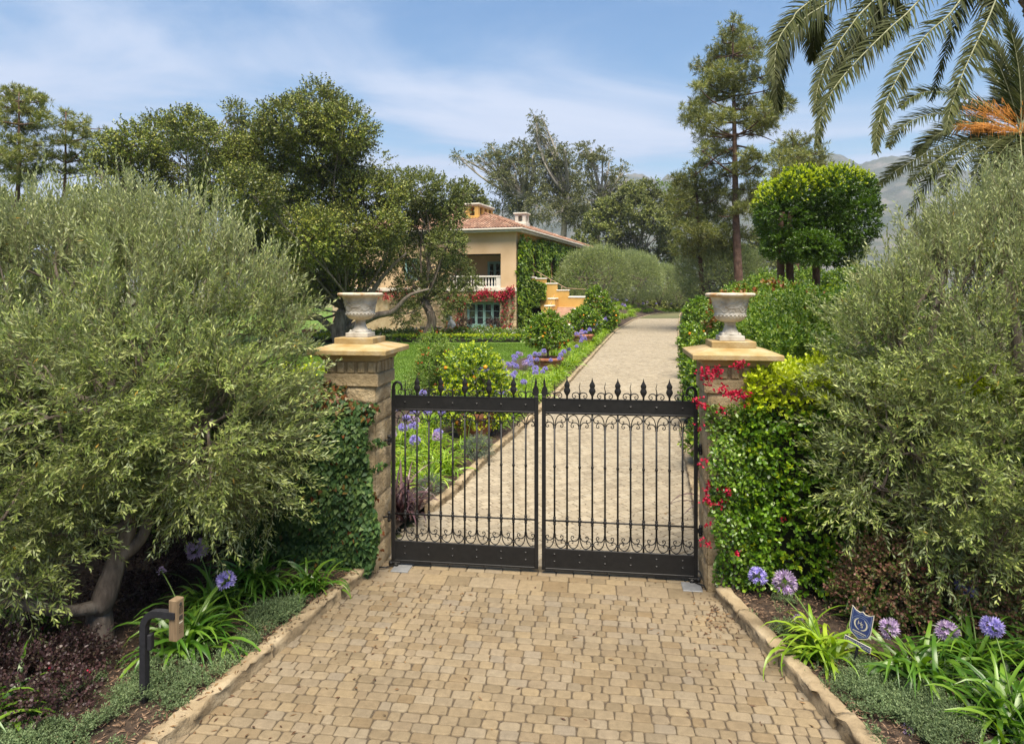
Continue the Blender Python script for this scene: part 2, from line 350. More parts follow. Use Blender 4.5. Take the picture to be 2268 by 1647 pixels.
M['bark']=solid('grey_brown_bark',[(.06,.045,.034),(.14,.11,.085),(.22,.185,.15)],9,.9,.9,22,bdist=.03,stretch=(1,1,.25))
M['twig']=solid('pale_twig',[(.12,.1,.055),(.19,.16,.09)],20,.8)
M['pinebark']=solid('red_brown_bark',[(.05,.028,.018),(.1,.055,.035),(.15,.09,.065)],3,.9,.8,10,bdist=.05)
M['palebark']=solid('pale_smooth_bark',[(.16,.14,.12),(.28,.26,.22),(.38,.35,.3)],1.5,.8)
M['palmbark']=solid('palm_trunk_bark',[(.08,.05,.03),(.17,.115,.07),(.26,.19,.12)],14,.9,.8,30,island=.35)
M['orange']=solid('orange_peel',[(.62,.2,.008),(.75,.29,.012)],4,.4,.15,90,bdist=.003)
M['terracotta']=solid('terracotta',[(.24,.085,.045),(.33,.13,.07),(.4,.2,.13)],4,.85,.25,40,bdist=.01)
M['iron']=solid('black_painted_iron',[(.009,.009,.009),(.015,.0145,.014)],14,.45,.25,60,spec=.25,bdist=.003)
M['stone']=solid('sandstone',[(.25,.18,.095),(.39,.295,.165),(.49,.395,.25)],3.2,.9,.9,16,bdist=.05,detail=8)
M['stonecap']=solid('lichen_stained_cap_stone',[(.25,.16,.05),(.33,.24,.11),(.37,.3,.185)],4,.85,.5,40,bdist=.012,detail=8)
M['urn']=solid('weathered_urn_stone',[(.3,.255,.195),(.46,.425,.36),(.54,.51,.445)],7,.85,.5,45,bdist=.01,detail=8)
M['urnrim']=solid('lichen_urn_stone',[(.36,.2,.08),(.5,.43,.33),(.58,.52,.44)],8,.85,.5,45,bdist=.01,detail=8)
M['kerb']=solid('kerb_sandstone',[(.15,.11,.06),(.26,.2,.12),(.35,.285,.185)],3,.9,.7,20,bdist=.03,detail=8)
M['soil']=solid('dark_mulch_soil',[(.025,.016,.011),(.05,.032,.021),(.085,.058,.038)],12,.95,.9,45,bdist=.04)
M['chips']=leaf_mat('bark_chips',[(.06,.035,.02),(.14,.085,.05),(.24,.16,.1)],trans=0,rough=.8)
M['deadleaf']=leaf_mat('dry_leaf',[(.05,.025,.015),(.09,.045,.02),(.2,.12,.05)],trans=.1,rough=.7)
M['joint']=solid('joint_sand',[(.045,.033,.021),(.09,.068,.044)],30,.95,.4,90)
M['paver']=paver_mat('tumbled_paver',[(.145,.112,.068),(.185,.142,.086),(.168,.134,.088),(.205,.157,.092),(.19,.152,.102),(.155,.113,.063),(.205,.165,.108),(.17,.14,.1)])
M['paverb']=paver_mat('pale_paver',[(.205,.172,.122),(.27,.228,.162),(.235,.2,.143),(.3,.256,.182),(.275,.24,.178)],(.92,1.06))
M['lawn']=solid('lawn_turf',[(.055,.105,.012),(.085,.15,.016),(.115,.185,.022)],.8,.9,.5,60)
M['ground']=solid('dry_ground',[(.06,.075,.025),(.1,.1,.04),(.14,.12,.06)],.05,.95)
M['hill']=solid('chaparral_hillside',[(.03,.042,.03),(.055,.065,.045),(.13,.12,.1)],.012,.95,.8,.03,detail=9,bdist=12)
M['stucco']=solid('peach_stucco',[(.54,.37,.21),(.6,.42,.25),(.63,.455,.285)],.6,.9,.2,30,bdist=.01)
M['yellow']=solid('ochre_stucco',[(.46,.26,.065),(.52,.31,.085),(.56,.345,.11)],.6,.9,.2,30)
M['trim']=solid('pale_trim',[(.5,.46,.38),(.62,.58,.5)],2,.7)
M['whitewash']=solid('white_plaster',[(.6,.56,.5),(.7,.67,.61)],2,.8)
M['tile']=solid('clay_roof_tile',[(.22,.115,.072),(.31,.175,.115),(.42,.285,.2)],1.2,.85,island=.35)
M['tilebed']=solid('roof_underlay',[(.12,.05,.03),(.16,.07,.05)],2,.9)
M['rubble']=solid('rubble_stone_wall',[(.26,.18,.1),(.42,.31,.19),(.5,.4,.28)],2.2,.9,.6,10,island=.25,bdist=.05)
M['teal']=solid('sea_green_paint',[(.22,.37,.35),(.27,.43,.4)],3,.5)
M['glass']=solid('dark_window_glass',[(.012,.013,.015),(.03,.032,.035)],1.0,.06,spec=.8)
M['core']=solid('hedge_inner_shade',[(.012,.014,.006),(.03,.032,.014)],14,.95)  # near-black fill, shade inside the hedges put into the colour
M['dark']=solid('painted_interior_shade',[(.02,.016,.012),(.03,.024,.018)],2,.9)  # shade of the loggia and stair arch put into a near-black colour
M['step']=solid('stair_tread_stone',[(.36,.22,.15),(.48,.32,.23)],3,.85)
M['plate']=solid('galvanised_plate',[(.15,.155,.16),(.22,.225,.23)],10,.5,metal=.2)
M['cedar']=solid('weathered_cedar',[(.13,.09,.05),(.2,.14,.08)],14,.7,.3,50,stretch=(3,3,.4),bdist=.003)
M['bronze']=solid('brushed_bronze_panel',[(.2,.145,.085),(.25,.18,.105)],18,.45,spec=.5)
M['blackpaint']=solid('matt_black_paint',[(.006,.006,.008),(.014,.014,.018)],25,.75,.4,50,bdist=.004)
M['blue']=solid('navy_sign_face',[(.02,.035,.12),(.025,.045,.15)],6,.4)
M['cream']=solid('cream_sign_print',[(.5,.46,.34),(.55,.51,.4)],6,.5)
M['lightblue']=solid('pale_sign_print',[(.2,.26,.4),(.24,.3,.44)],6,.5)
M['statue']=solid('white_statue_stone',[(.5,.48,.43),(.66,.64,.6)],5,.8)
# ---------------------------------------------------------------- setting
TG=np.array([.9911,-.133,0]); NG=np.array([.133,.9911,0]); ZG=np.array([0,0,1.0]); C0=np.array([.373,9.06,0])
KL=[(2.0,-3.83),(5.756,-2.775),(9.07,-1.854),(9.5,-1.75),(10.6,-1.6),(11.9,-1.23),(12.41,-1.06),(15.2,-.503),(17.5,.104),(27.9,2.41),(43.1,5.53),(63,9.67),(85,15.2),(100,20),(115,26)]
KR=[(2.0,3.19),(5.94,2.754),(8.51,2.47),(9.5,2.62),(11.6,3.1),(18.8,4.6),(29,7.19),(47,11.4),(70,17),(100,24.5),(115,28.5)]
kl=lambda y: lerp_tab(KL,y); kr=lambda y: lerp_tab(KR,y)
def ground():
    mb=MB(); n=40; xs=np.sign(np.linspace(-1,1,n))*np.abs(np.linspace(-1,1,n))**2.2*5000; ys=-80+np.linspace(0,1,n)**2.2*6500
    X,Y=np.meshgrid(xs,ys,indexing='ij'); V=np.stack([X,Y,np.full_like(X,-.09)],-1).reshape(-1,3)
    i=np.arange(n-1)[:,None]*n+np.arange(n-1)[None]; mb.add(V,np.stack([i,i+n,i+n+1,i+1],-1).reshape(-1,4))
    kind(mb.build('ground',M['ground']),'structure')
ground()
def strip(name, ya, yb, xa, xb, z, mat, nx=10, dy=.5, amp=0.0, sc=1.0):
    mb=MB(); ys=np.linspace(ya,yb,max(2,int((yb-ya)/dy))); u=np.linspace(0,1,nx+1)
    A=np.array([xa(y) if callable(xa) else xa for y in ys]); B=np.array([xb(y) if callable(xb) else xb for y in ys])
    X=A[:,None]*(1-u)+B[:,None]*u; Y=np.repeat(ys[:,None],nx+1,1)
    Z=np.full_like(X,z)
    if amp: Z=Z+amp*noise3(np.stack([X,Y,0*X],-1),sc)*np.minimum(1,4*np.minimum(u,1-u))[None]
    k=nx+1; i=np.arange(len(ys)-1)[:,None]*k+np.arange(nx)[None]
    mb.add(np.stack([X,Y,Z],-1),np.stack([i,i+1,i+k+1,i+k],-1).reshape(-1,4),0,True)
    return kind(mb.build(name,mat),'structure')
def paving(rows_fn): pass
def add_pavers(mb, c, hx, hy, ex, ey, hi=True):
    """c (n,2) centres, hx, hy half sizes; one island per paver"""
    n=len(c)
    if n==0: return
    hx=np.asarray(hx)[:,None]; hy=np.asarray(hy)[:,None]
    if hi:
        cut=(.008+.018*rng.random((n,1)))
        k=np.array([(-1,-1,1,0),(1,-1,-1,0),(1,-1,0,1),(1,1,0,-1),(1,1,-1,0),(-1,1,1,0),(-1,1,0,-1),(-1,-1,0,1)],float)
    else:
        cut=np.full((n,1),.012); k=np.array([(-1,-1,1,1),(1,-1,-1,1),(1,1,-1,-1),(-1,1,1,-1)],float)
    m=len(k); px=hx*k[:,0]+cut*k[:,2]; py=hy*k[:,1]+cut*k[:,3]
    if not hi: px=hx*k[:,0]; py=hy*k[:,1]
    px=px+.0032*rng.normal(size=px.shape); py=py+.0032*rng.normal(size=py.shape)
    rot=.008*rng.normal(size=(n,1)); px,py=px-rot*py,py+rot*px
    zc=.0022*rng.normal(size=(n,1)); tx=.008*rng.normal(size=(n,1)); ty=.008*rng.normal(size=(n,1))
    rings=[]
    def ring(f,z):
        x=px*f[0]; y=py*f[1]; w=c[:,None,:]+x[...,None]*ex[:2]+y[...,None]*ey[:2]
        return np.concatenate([w,(z+zc+tx*x+ty*y)[...,None]],-1)
    ins=1-.005/np.maximum(hx,.02), 1-.005/np.maximum(hy,.02); one=(1,1)
    ins2=1-.014/np.maximum(hx,.05), 1-.014/np.maximum(hy,.05)
    R=[ring(one,-.03),ring(one,-.008),ring(ins,-.0015)]
    if hi: R.append(ring(ins2,.0008))
    V=np.concatenate(R,1); tot=m*len(R); b=np.arange(n)[:,None,None]*tot
    j=np.arange(m); q=np.stack([j,(j+1)%m,m+(j+1)%m,m+j],-1)[None]
    n0=mb.n
    mb.add(V.reshape(-1,3),np.concatenate([(b+q+m*r).reshape(-1,4) for r in range(len(R)-1)]),0,hi)
    top=np.arange(n)[:,None]*tot+m*(len(R)-1)+j[None]
    mb.f.append((top+n0,0,False))
def front_drive():
    mb=MB(); b=-.22-.33
    C=[];HX=[];HY=[]
    def row(b0,d,lens,gap=.008):
        a=-5.0+rng.random()*.2
        while a<5.0:
            l=rng.choice(lens)*(.94+.12*rng.random()); p=C0+TG*(a+l/2)+NG*(b0+d/2)
            if kl(p[1])-.12<p[0]<kr(p[1])+.12: C.append(p[:2]);HX.append(l/2-gap/2);HY.append(d/2-gap/2)
            a+=l
    row(.07,.15,[.24]); row(-.08,.15,[.24]); row(-.23,.15,[.24]); row(-.23-.30,.30,[.31])
    b=-.53
    while b>-7.2:
        row(b-.13,.13,[.11,.15,.17,.18,.19,.2],.0085); b-=.13
    add_pavers(mb,np.array(C),HX,HY,TG,NG,True)
    kind(mb.build('driveway',M['paver']),'structure')
front_drive()
def back_drive():
    ang=rad(45); d=nrm(np.array([.21,1,0])); s=np.array([d[1],-d[0],0])
    e1=np.cos(ang)*s+np.sin(ang)*d; e2=-np.sin(ang)*s+np.cos(ang)*d
    mb=MB(); O=np.array([1.0,9.4,0]); C=[];H=[];K=[]
    u=np.arange(-90,90,.2)
    cells=[]
    for r,v in enumerate(np.arange(-90,90,.155)):
        off=(r%2)*.11+.03*np.sin(r*1.7)
        P=O[None,:2]+(u[:,None]+off)*e1[:2]+v*e2[:2]
        lo=np.interp(P[:,1],[q[0] for q in KL],[q[1] for q in KL])-.1; hi=np.interp(P[:,1],[q[0] for q in KR],[q[1] for q in KR])+.1
        bb=(P-C0[:2])@NG[:2]
        k=(P[:,0]>lo)&(P[:,0]<hi)&(bb>.32)&(P[:,1]<114); cells.append(P[k])
    P=np.concatenate(cells); near=P[:,1]<24
    add_pavers(mb,P[near],np.full(near.sum(),.095),np.full(near.sum(),.073),e1,e2,True)
    far=P[~near]; add_pavers(mb,far,np.full(len(far),.096),np.full(len(far),.0735),e1,e2,False)
    C=[];HX=[]
    for r in range(1):
        a=-2.3
        while a<2.4:
            p=C0+TG*(a+.12)+NG*.26; C.append(p[:2]); HX.append(.116); a+=.24
    add_pavers(mb,np.array(C),HX,np.full(len(C),.05),TG,NG,True)
    kind(mb.build('driveway',M['paverb']),'structure')
back_drive()
strip('driveway_bed',2.0,115,lambda y:kl(y)-.05,lambda y:kr(y)+.05,-.014,M['joint'],4,1.0)
def kerb(tab, side, ya, yb, w=.17, h=.125, dens=.07, jl=1.15):
    mb=MB(); ys=np.arange(ya,yb,dens); k=lambda y: lerp_tab(tab,y)
    far=dens>.2
    start=0
    while start<len(ys)-1:
        L=int(jl*(.7+.6*rng.random())/dens)+1; end=min(len(ys)-1,start+L); yy=ys[start:end+1].copy(); yy[-1]-=.012; yy[0]+=.004
        X=np.array([k(y) for y in yy]); T=nrm(np.stack([np.gradient(X),np.gradient(yy)],-1)); Nn=np.stack([T[:,1],-T[:,0]],-1)*side
        prof=[(-.012,-.05),(-.008,.03),(.004,.07),(-.004,h-.012),(.008,h),(.06,h+.004),(w-.02,h),(w-.005,h-.02),(w,-.05)]
        V=[]; dz=.008*rng.normal(); dx=.006*rng.normal()
        for o,z in prof:
            j=.011*rng.normal(size=(len(yy),2))*(1 if o<.03 else .5) if not far else 0*Nn
            p=np.stack([X,yy],-1)+Nn*(o+dx)+Nn*j[:,:1]
            V.append(np.concatenate([p,np.full((len(yy),1),z+dz)+j[:,1:]*(1 if z>0 else 0)],-1))
        V=np.stack(V,1); m=len(prof); i=np.arange(len(yy)-1)[:,None]*m+np.arange(m-1)[None]
        q=np.stack([i,i+m,i+m+1,i+1],-1).reshape(-1,4)
        if side<0: q=q[:,::-1]
        n0=mb.n; mb.add(V.reshape(-1,3),q,0,True)
        mb.f.append((n0+np.arange(m)[None],0,False)); mb.f.append((n0+(len(yy)-1)*m+np.arange(m)[::-1][None],0,False))
        start=end
    return kind(mb.build('kerb',M['kerb']),'structure')
kerb(KL,-1,2.2,8.99); kerb(KR,1,2.2,8.42)
kerb(KL,-1,11.55,40); kerb(KL,-1,40,114,dens=.8,jl=2.5); kerb(KR,1,9.9,40); kerb(KR,1,40,113,dens=.8,jl=2.5)
# beds and lawn: sheets starting under the outer edge of the kerbs
strip('garden_bed',2.0,9.4,lambda y:-16,lambda y:kl(y)-.16,.075,M['soil'],60,.12,.03,2.2)
strip('garden_bed',2.0,9.3,lambda y:kr(y)+.16,lambda y:16,.075,M['soil'],60,.12,.03,2.2)
bedw=lambda y: 4.6 if y<32 else max(2.2,4.6-(y-32)*.2)
strip('garden_bed',9.4,120,lambda y:kl(y)-bedw(y),lambda y:kl(y)-.16,.08,M['soil'],20,.4,.03,2)
strip('garden_bed',9.3,120,lambda y:kr(y)+.16,lambda y:kr(y)+16,.08,M['soil'],24,.5,.03,2)
strip('lawn',9.4,140,lambda y:kl(y)-bedw(y)-70,lambda y:kl(y)-bedw(y),.06,M['lawn'],60,1.0,.03,.4)
def bank():
    mb=MB(); ys=np.linspace(58,122,30); u=np.linspace(0,1,14); K=np.array([kl(y) for y in ys])
    X=K[:,None]-.2-11*u[None]; Y=np.repeat(ys[:,None],14,1); e=np.clip((Y-58)/10,0,1); Z=.08+1.5*e*np.clip((u*11-.3)/4,0,1)[None]+.05*noise3(np.stack([X,Y,0*X],-1),.8)
    i=np.arange(29)[:,None]*14+np.arange(13)[None]; mb.add(np.stack([X,Y,Z],-1),np.stack([i,i+1,i+15,i+14],-1).reshape(-1,4),0,True); kind(mb.build('garden_bank',M['soil']),'structure')
bank()
strip('rear_ground',90,170,lambda y:-40,lambda y:110,.03,M['ground'],20,4)
def hills():
    tab=[(-700,590),(-300,575),(0,560),(400,560),(900,520),(1200,440),(1340,405),(1390,385),(1415,380),(1445,392),(1462,398),(1478,384),(1520,400),(1600,432),(1700,405),(1780,362),(1845,338),(1870,345),(1900,362),(1950,348),(2010,342),(2060,350),(2150,380),(2300,400),(2700,450)]
    s=np.linspace(-1.2,1.05,420); Yr=2300.0
    ridge=HC+(HY-np.interp(s*F+CX,[a for a,_ in tab],[b for _,b in tab]))/F*Yr
    Y=np.linspace(900,3400,110); g=np.clip((Y-900)/(Yr-900),0,1)**1.25; g=np.where(Y>Yr,np.clip(1-(Y-Yr)/1100,0,1)**1.3,g)
    S,YY=np.meshgrid(s,Y,indexing='ij'); X=S*YY
    p=np.stack([X/150,YY/150,0*X],-1)
    Z=ridge[:,None]*g[None]; rn=1-np.abs(noise3(p,1.0)); rn2=1-np.abs(noise3(p+7,2.7))
    amp=np.minimum(1,np.abs(YY-Yr)/500+.05)*g[None]
    Z=Z-amp*(60*(rn<2)*(1-rn)*1.2+25*(1-rn2))+.4*g[None]*noise3(p*6,3)*8
    mb=MB(); k=len(Y); i=np.arange(len(s)-1)[:,None]*k+np.arange(k-1)[None]
    mb.add(np.stack([X,YY,Z-.5],-1).reshape(-1,3),np.stack([i,i+k,i+k+1,i+1],-1).reshape(-1,4),0,True)
    kind(mb.build('mountain',M['hill']),'structure')
hills()
def scatter_flat(mb, P, L, W, kindn='dia', tilt=.35, mat=0, r=rng):
    n=len(P); a=r.random(n)*6.28; D=nrm(np.stack([np.cos(a),np.sin(a),tilt*r.normal(size=n)*.6],-1)); N=nrm(np.array([0,0,1.0])+tilt*r.normal(size=(n,3)))
    mb.leaves(P,D,N,L*(.5+r.random(n)),W*(.6+.8*r.random(n)),kindn,mat,.3)
def mulch():
    mb=MB()
    def pts(n,ya,yb,xf):
        y=ya+(yb-ya)*rng.random(n); u=rng.random(n); return y,u
    P=[]
    y=3.6+5.3*rng.random(9000); u=rng.random(9000)**1.5*4.2+.17; P.append(np.stack([np.array([kl(v) for v in y])-u,y,np.full(9000,.095)],-1))
    y=3.6+4.9*rng.random(9000); u=rng.random(9000)**1.5*4.2+.17; P.append(np.stack([np.array([kr(v) for v in y])+u,y,np.full(9000,.095)],-1))
    y=10+8*rng.random(3000); u=rng.random(3000)*1.0+.17; P.append(np.stack([np.array([kl(v) for v in y])-u,y,np.full(3000,.1)],-1))
    P=np.concatenate(P); P[:,2]+=.02*rng.random(len(P))+.03*noise3(np.stack([P[:,0],P[:,1],0*P[:,0]],-1),2.2)
    scatter_flat(mb,P,.05,.011,'dia',.5)
    kind(mb.build('mulch',M['chips']),'stuff')
    mb=MB()   # dry leaves and twigs blown on to the paving
    P=[]
    for cx,cy,sx,sy,n in((1600,1345,22,22,75),(1590,1375,30,26,55),(1555,1385,25,35,20),(1640,1370,12,20,25)):
        for k in range(n):
            q=gp(cx+sx*rng.normal(),cy+sy*rng.normal()); P.append(q)
    for k in range(260):
        y=4+5*rng.random(); e=rng.random()**2*1.6; P.append(np.array([kl(y)+e if rng.random()<.7 else kr(y)-e,y,0]))
    for k in range(90): y=4+5*rng.random(); P.append(np.array([kl(y)+(kr(y)-kl(y))*rng.random(),y,0]))
    for k in range(120): y=9.8+6*rng.random(); P.append(np.array([kr(y)-rng.random()**2*1.2,y,0]))
    for k in range(240): y=4+5*rng.random(); P.append(np.array([(kl(y)-.03-.13*rng.random()),y,.125]))
    P=np.array(P); P=P[(P[:,0]<np.array([kr(v) for v in P[:,1]])-.02)]; P[:,2]+=.008
    scatter_flat(mb,P,.055,.016,'dia',.35)
    kind(mb.build('dead_leaves',M['deadleaf']),'stuff')
mulch()
def grass():
    mb=MB(); n=90000; y=15+32*rng.random(n)**.8; x=np.array([kl(v)-bedw(v) for v in y])-rng.random(n)*14
    P=np.stack([x,y,np.full(n,.06)],-1); a=rng.random(n)*6.28
    D=nrm(np.stack([np.cos(a)*.5,np.sin(a)*.5,np.ones(n)],-1)); N=np.stack([np.sin(a),-np.cos(a),.3+0*a],-1)
    mb.leaves(P,D,nrm(N),.09*(.6+.7*rng.random(n)),.02,'dia',0,0)
    kind(mb.build('grass',M['grass']),'stuff')
grass()
# ---------------------------------------------------------------- light, sky, haze, camera
SUN=nrm(np.array([.05,-.40,.91]))
def world():
    w=bpy.data.worlds.new('World'); SC.world=w; w.use_nodes=True; t=w.node_tree; t.nodes.clear(); L=t.links.new
    out=t.nodes.new('ShaderNodeOutputWorld'); bg=t.nodes.new('ShaderNodeBackground'); bg.inputs[1].default_value=.07
    sk=t.nodes.new('ShaderNodeTexSky'); sk.sky_type='NISHITA'; sk.sun_disc=False; sk.sun_elevation=math.asin(SUN[2]); sk.sun_rotation=math.atan2(SUN[0],SUN[1]); sk.air_density=1.3; sk.dust_density=.6; sk.ozone_density=2.5; sk.altitude=50
    tc=t.nodes.new('ShaderNodeTexCoord'); sp=t.nodes.new('ShaderNodeSeparateXYZ'); L(tc.outputs['Generated'],sp.inputs[0])
    def mth(op,a,b=None,c=None):
        n=t.nodes.new('ShaderNodeMath'); n.operation=op
        for i,v in enumerate((a,b,c)):
            if v is None: continue
            if hasattr(v,'is_linked'): L(v,n.inputs[i])
            else: n.inputs[i].default_value=v
        return n.outputs[0]
    z=mth('MAXIMUM',sp.outputs[2],.02); zz=mth('ADD',z,.12)
    u=mth('DIVIDE',sp.outputs[0],zz); v=mth('DIVIDE',sp.outputs[1],zz)
    cv=t.nodes.new('ShaderNodeCombineXYZ'); L(u,cv.inputs[0]); L(v,cv.inputs[1])
    mp=t.nodes.new('ShaderNodeMapping'); mp.inputs['Rotation'].default_value=(0,0,rad(35)); mp.inputs['Scale'].default_value=(.7,1.25,1); mp.inputs['Location'].default_value=(1.2,.4,0); L(cv.outputs[0],mp.inputs[0])
    n1=t.nodes.new('ShaderNodeTexNoise'); n1.inputs['Scale'].default_value=.62; n1.inputs['Detail'].default_value=8; n1.inputs['Roughness'].default_value=.58; n1.inputs['Distortion'].default_value=.9; L(mp.outputs[0],n1.inputs[0])
    n2=t.nodes.new('ShaderNodeTexNoise'); n2.inputs['Scale'].default_value=.28; n2.inputs['Detail'].default_value=3; L(cv.outputs[0],n2.inputs[0])
    cl=mth('ADD',mth('MULTIPLY',n1.outputs[0],.65),mth('MULTIPLY',n2.outputs[0],.35))
    # more cloud towards the horizon and towards the west (left)
    bias=mth('ADD',mth('MULTIPLY',mth('SUBTRACT',.38,sp.outputs[2]),.42),mth('MULTIPLY',sp.outputs[0],-.10))
    cl=mth('ADD',cl,bias)
    mr=t.nodes.new('ShaderNodeMapRange'); mr.interpolation_type='SMOOTHSTEP'; mr.inputs[1].default_value=.47; mr.inputs[2].default_value=.62; mr.inputs[3].default_value=.05; mr.inputs[4].default_value=.95; L(cl,mr.inputs[0])
    cc=ramp(t,n1.outputs[0],[(.3,(2.8,3.8,5.5)),(.7,(5.1,5.6,6.7))])
    hs=t.nodes.new('ShaderNodeHueSaturation'); hs.inputs['Saturation'].default_value=1.35; hs.inputs['Value'].default_value=1.0; L(sk.outputs[0],hs.inputs['Color'])
    L(mixc(t,mr.outputs[0],hs.outputs[0],cc),bg.inputs[0]); L(bg.outputs[0],out.inputs[0])
world()
sun=bpy.data.lights.new('sun','SUN'); sun.energy=4.9; sun.angle=rad(40); sun.color=(1,.90,.75)
so=bpy.data.objects.new('sun',sun); COL.objects.link(so); so.rotation_euler=Vector([float(q) for q in SUN]).to_track_quat('Z','Y').to_euler(); so.location=(-20,-20,40)
def haze():
    mb=MB(); mb.box((-4200,-40,-1.1),(4200,3600,620)); m,t,out=nt('air_haze'); p=t.nodes.new('ShaderNodeVolumePrincipled')
    p.inputs['Color'].default_value=(.78,.86,1,1); p.inputs['Density'].default_value=.00016; p.inputs['Anisotropy'].default_value=.2
    t.links.new(p.outputs[0],out.inputs['Volume']); kind(mb.build('haze',m),'stuff')
haze()
cam=bpy.data.cameras.new('camera'); cam.sensor_width=36; cam.lens=24; cam.shift_y=-(823.5-HY)/2268; cam.clip_end=9000; cam.clip_start=.05
co=bpy.data.objects.new('camera',cam); COL.objects.link(co); co.location=(0,0,HC); co.rotation_euler=(rad(90),0,0); SC.camera=co
SC.view_settings.view_transform='Standard'; SC.view_settings.look='None'; SC.view_settings.gamma=1; SC.view_settings.exposure=1.13
cy=SC.cycles; cy.max_bounces=7; cy.diffuse_bounces=5; cy.glossy_bounces=2; cy.transmission_bounces=4; cy.volume_bounces=0; cy.transparent_max_bounces=4; cy.use_denoising=True; cy.sample_clamp_indirect=4; cy.caustics_reflective=False; cy.caustics_refractive=False
try: cy.denoiser='OPENIMAGEDENOISE'
except Exception: pass
# ---------------------------------------------------------------- gate, pillars, urns
W_LEAF=1.985
def gate_leaf():
    root=thing('gate_leaf','left leaf of black wrought iron driveway gate, hinged on the ivy-wrapped pillar','gate',(0,0,0),'two leaves of the driveway gate')
    I=M['iron']; w=W_LEAF; s=w/12
    m=MB(); m.bbox((-.024,-.024,.05),(.024,.024,2.40),.005)
    a=np.linspace(0,np.pi*1.12,12); P=[(0,0,2.38)]+[(.058*(1-np.cos(q)),0,2.42+.075*np.sin(q)) for q in a]
    m.tube(P,np.linspace(.023,.013,len(P)),10); m.lathe([(0.001,-.016),(.014,-.008),(.017,0),(.012,.01),(.001,.014)],(P[-1][0],0,P[-1][2]),10)
    m.build('hinge_stile',I,root)
    m=MB(); m.bbox((w-.05,-.02,.05),(w+.002,.02,2.34),.005)
    pr=[(0,-.02),(.02,.0),(.033,.03),(.036,.06),(.028,.09),(.018,.115),(.02,.14),(.014,.18),(.006,.215),(.001,.26)]
    poly=[(w-.05,2.34),(w-.005,2.34),(w+.012,2.39),(w-.002,2.45),(w-.02,2.48),(w-.014,2.52),(w-.03,2.60),(w-.045,2.52),(w-.052,2.47),(w-.07,2.44),(w-.076,2.40)]
    m.prism(poly,(0,-.012,0),(1,0,0),(0,0,1),(0,1,0),.024); m.build('meeting_stile',I,root)
    m=MB(); m.bbox((.02,-.012,2.135),(w-.045,.012,2.31),.003); m.bbox((.02,-.02,2.112),(w-.045,.02,2.137),.004); m.box((.02,-.016,2.305),(w-.045,.016,2.318)); m.build('top_panel',I,root)
    m=MB(); m.bbox((.02,-.012,.075),(w-.045,.012,.335),.003); m.bbox((.02,-.02,.052),(w-.045,.02,.078),.004); m.box((w-1.98,-.025,.03),(.52,.025,.054)); m.build('bottom_panel',I,root)
    m=MB(); m.tube([(.02,0,.70),(w-.045,0,.70)],.0115,8); m.build('middle_rail',I,root)
    big=[(8,170),(10,120),(25,60),(50,22),(78,10),(108,18),(135,40),(148,65),(140,95),(115,110),(92,105),(86,88),(95,78),(103,84)]
    small=[(8,195),(15,150),(35,120),(62,108),(92,115),(112,138),(110,165),(92,174),(77,162),(83,148),(92,151)]
    curl=[(4,55),(22,74),(50,82),(80,72),(97,48),(92,20),(72,8),(55,18),(54,38),(66,44),(72,36)]
    for k in range(1,12):
        x=k*s; odd=k%2==1
        b=MB(); top=2.112-.15 if odd else 2.112; bot=.335+.15 if odd else .335
        b.tube([(x,0,bot),(x,0,top)],.0125,8)
        for zc,rr,hh in((1.414,.02,.024),(.70,.026,.03),(.742,.021,.018),(.658,.021,.018)):
            b.lathe([(.0105,-hh),(rr*.8,-hh*.6),(rr,0),(rr*.8,hh*.6),(.0105,hh)],(x,0,zc),10,close=False)
        if not odd:
            for zc in(2.05,.40): b.bbox((x-.028,-.014,zc-.009),(x+.028,.014,zc+.009),.003)
        b.build('bar',I,root)
        if odd:
            for top in(True,False):
                b=MB()
                for sg in(-1,1):
                    for pts in(big,small):
                        q=spline([(x+sg*dx/1000,0,2.112-dy/1000 if top else .335+dy/1000) for dx,dy in pts],34)
                        b.tube(q,np.concatenate([[.0095,.009],np.linspace(.0075,.0055,32)]),6)
                b.build('scrollwork',I,root)
            b=MB()
            for sg in(-1,1): b.tube(spline([(x+sg*dx/1000,0,2.318+dy/1000) for dx,dy in curl],30),np.linspace(.0085,.005,30),6)
            b.build('crest_scroll',I,root)
            b=MB(); z=np.linspace(0,.225,16); b.tube(np.stack([x+.006*np.sin(z*52)*np.minimum(1,z*9),0*z,2.316+z],-1),np.linspace(.0125,.002,16)*(1+.15*np.sin(z*40)),7); b.build('flame_finial',I,root)
            b=MB()
            for zc in(2.222,): b.add([(x-.014,-.012,zc-.014),(x+.014,-.012,zc-.014),(x+.014,-.012,zc+.014),(x-.014,-.012,zc+.014),(x,-.026,zc)],[(0,1,4),(1,2,4),(2,3,4),(3,0,4)])
            b.build('stud',I,root)
            for zc in(.26,.165):
                b=MB(); b.add([(x-.012,-.012,zc-.012),(x+.012,-.012,zc-.012),(x+.012,-.012,zc+.012),(x-.012,-.012,zc+.012),(x,-.022,zc)],[(0,1,4),(1,2,4),(2,3,4),(3,0,4)]); b.build('stud',I,root)
        else:
            b=MB(); pr=[(.013,0),(.012,.03),(.018,.05),(.036,.078),(.045,.102),(.039,.128),(.028,.146),(.034,.162),(.0385,.18),(.031,.2),(.018,.222),(.009,.245),(.0055,.262),(.001,.285)]
            b.lathe(pr,(x,0,2.316),14,sy=.38); b.build('spear_finial',I,root)
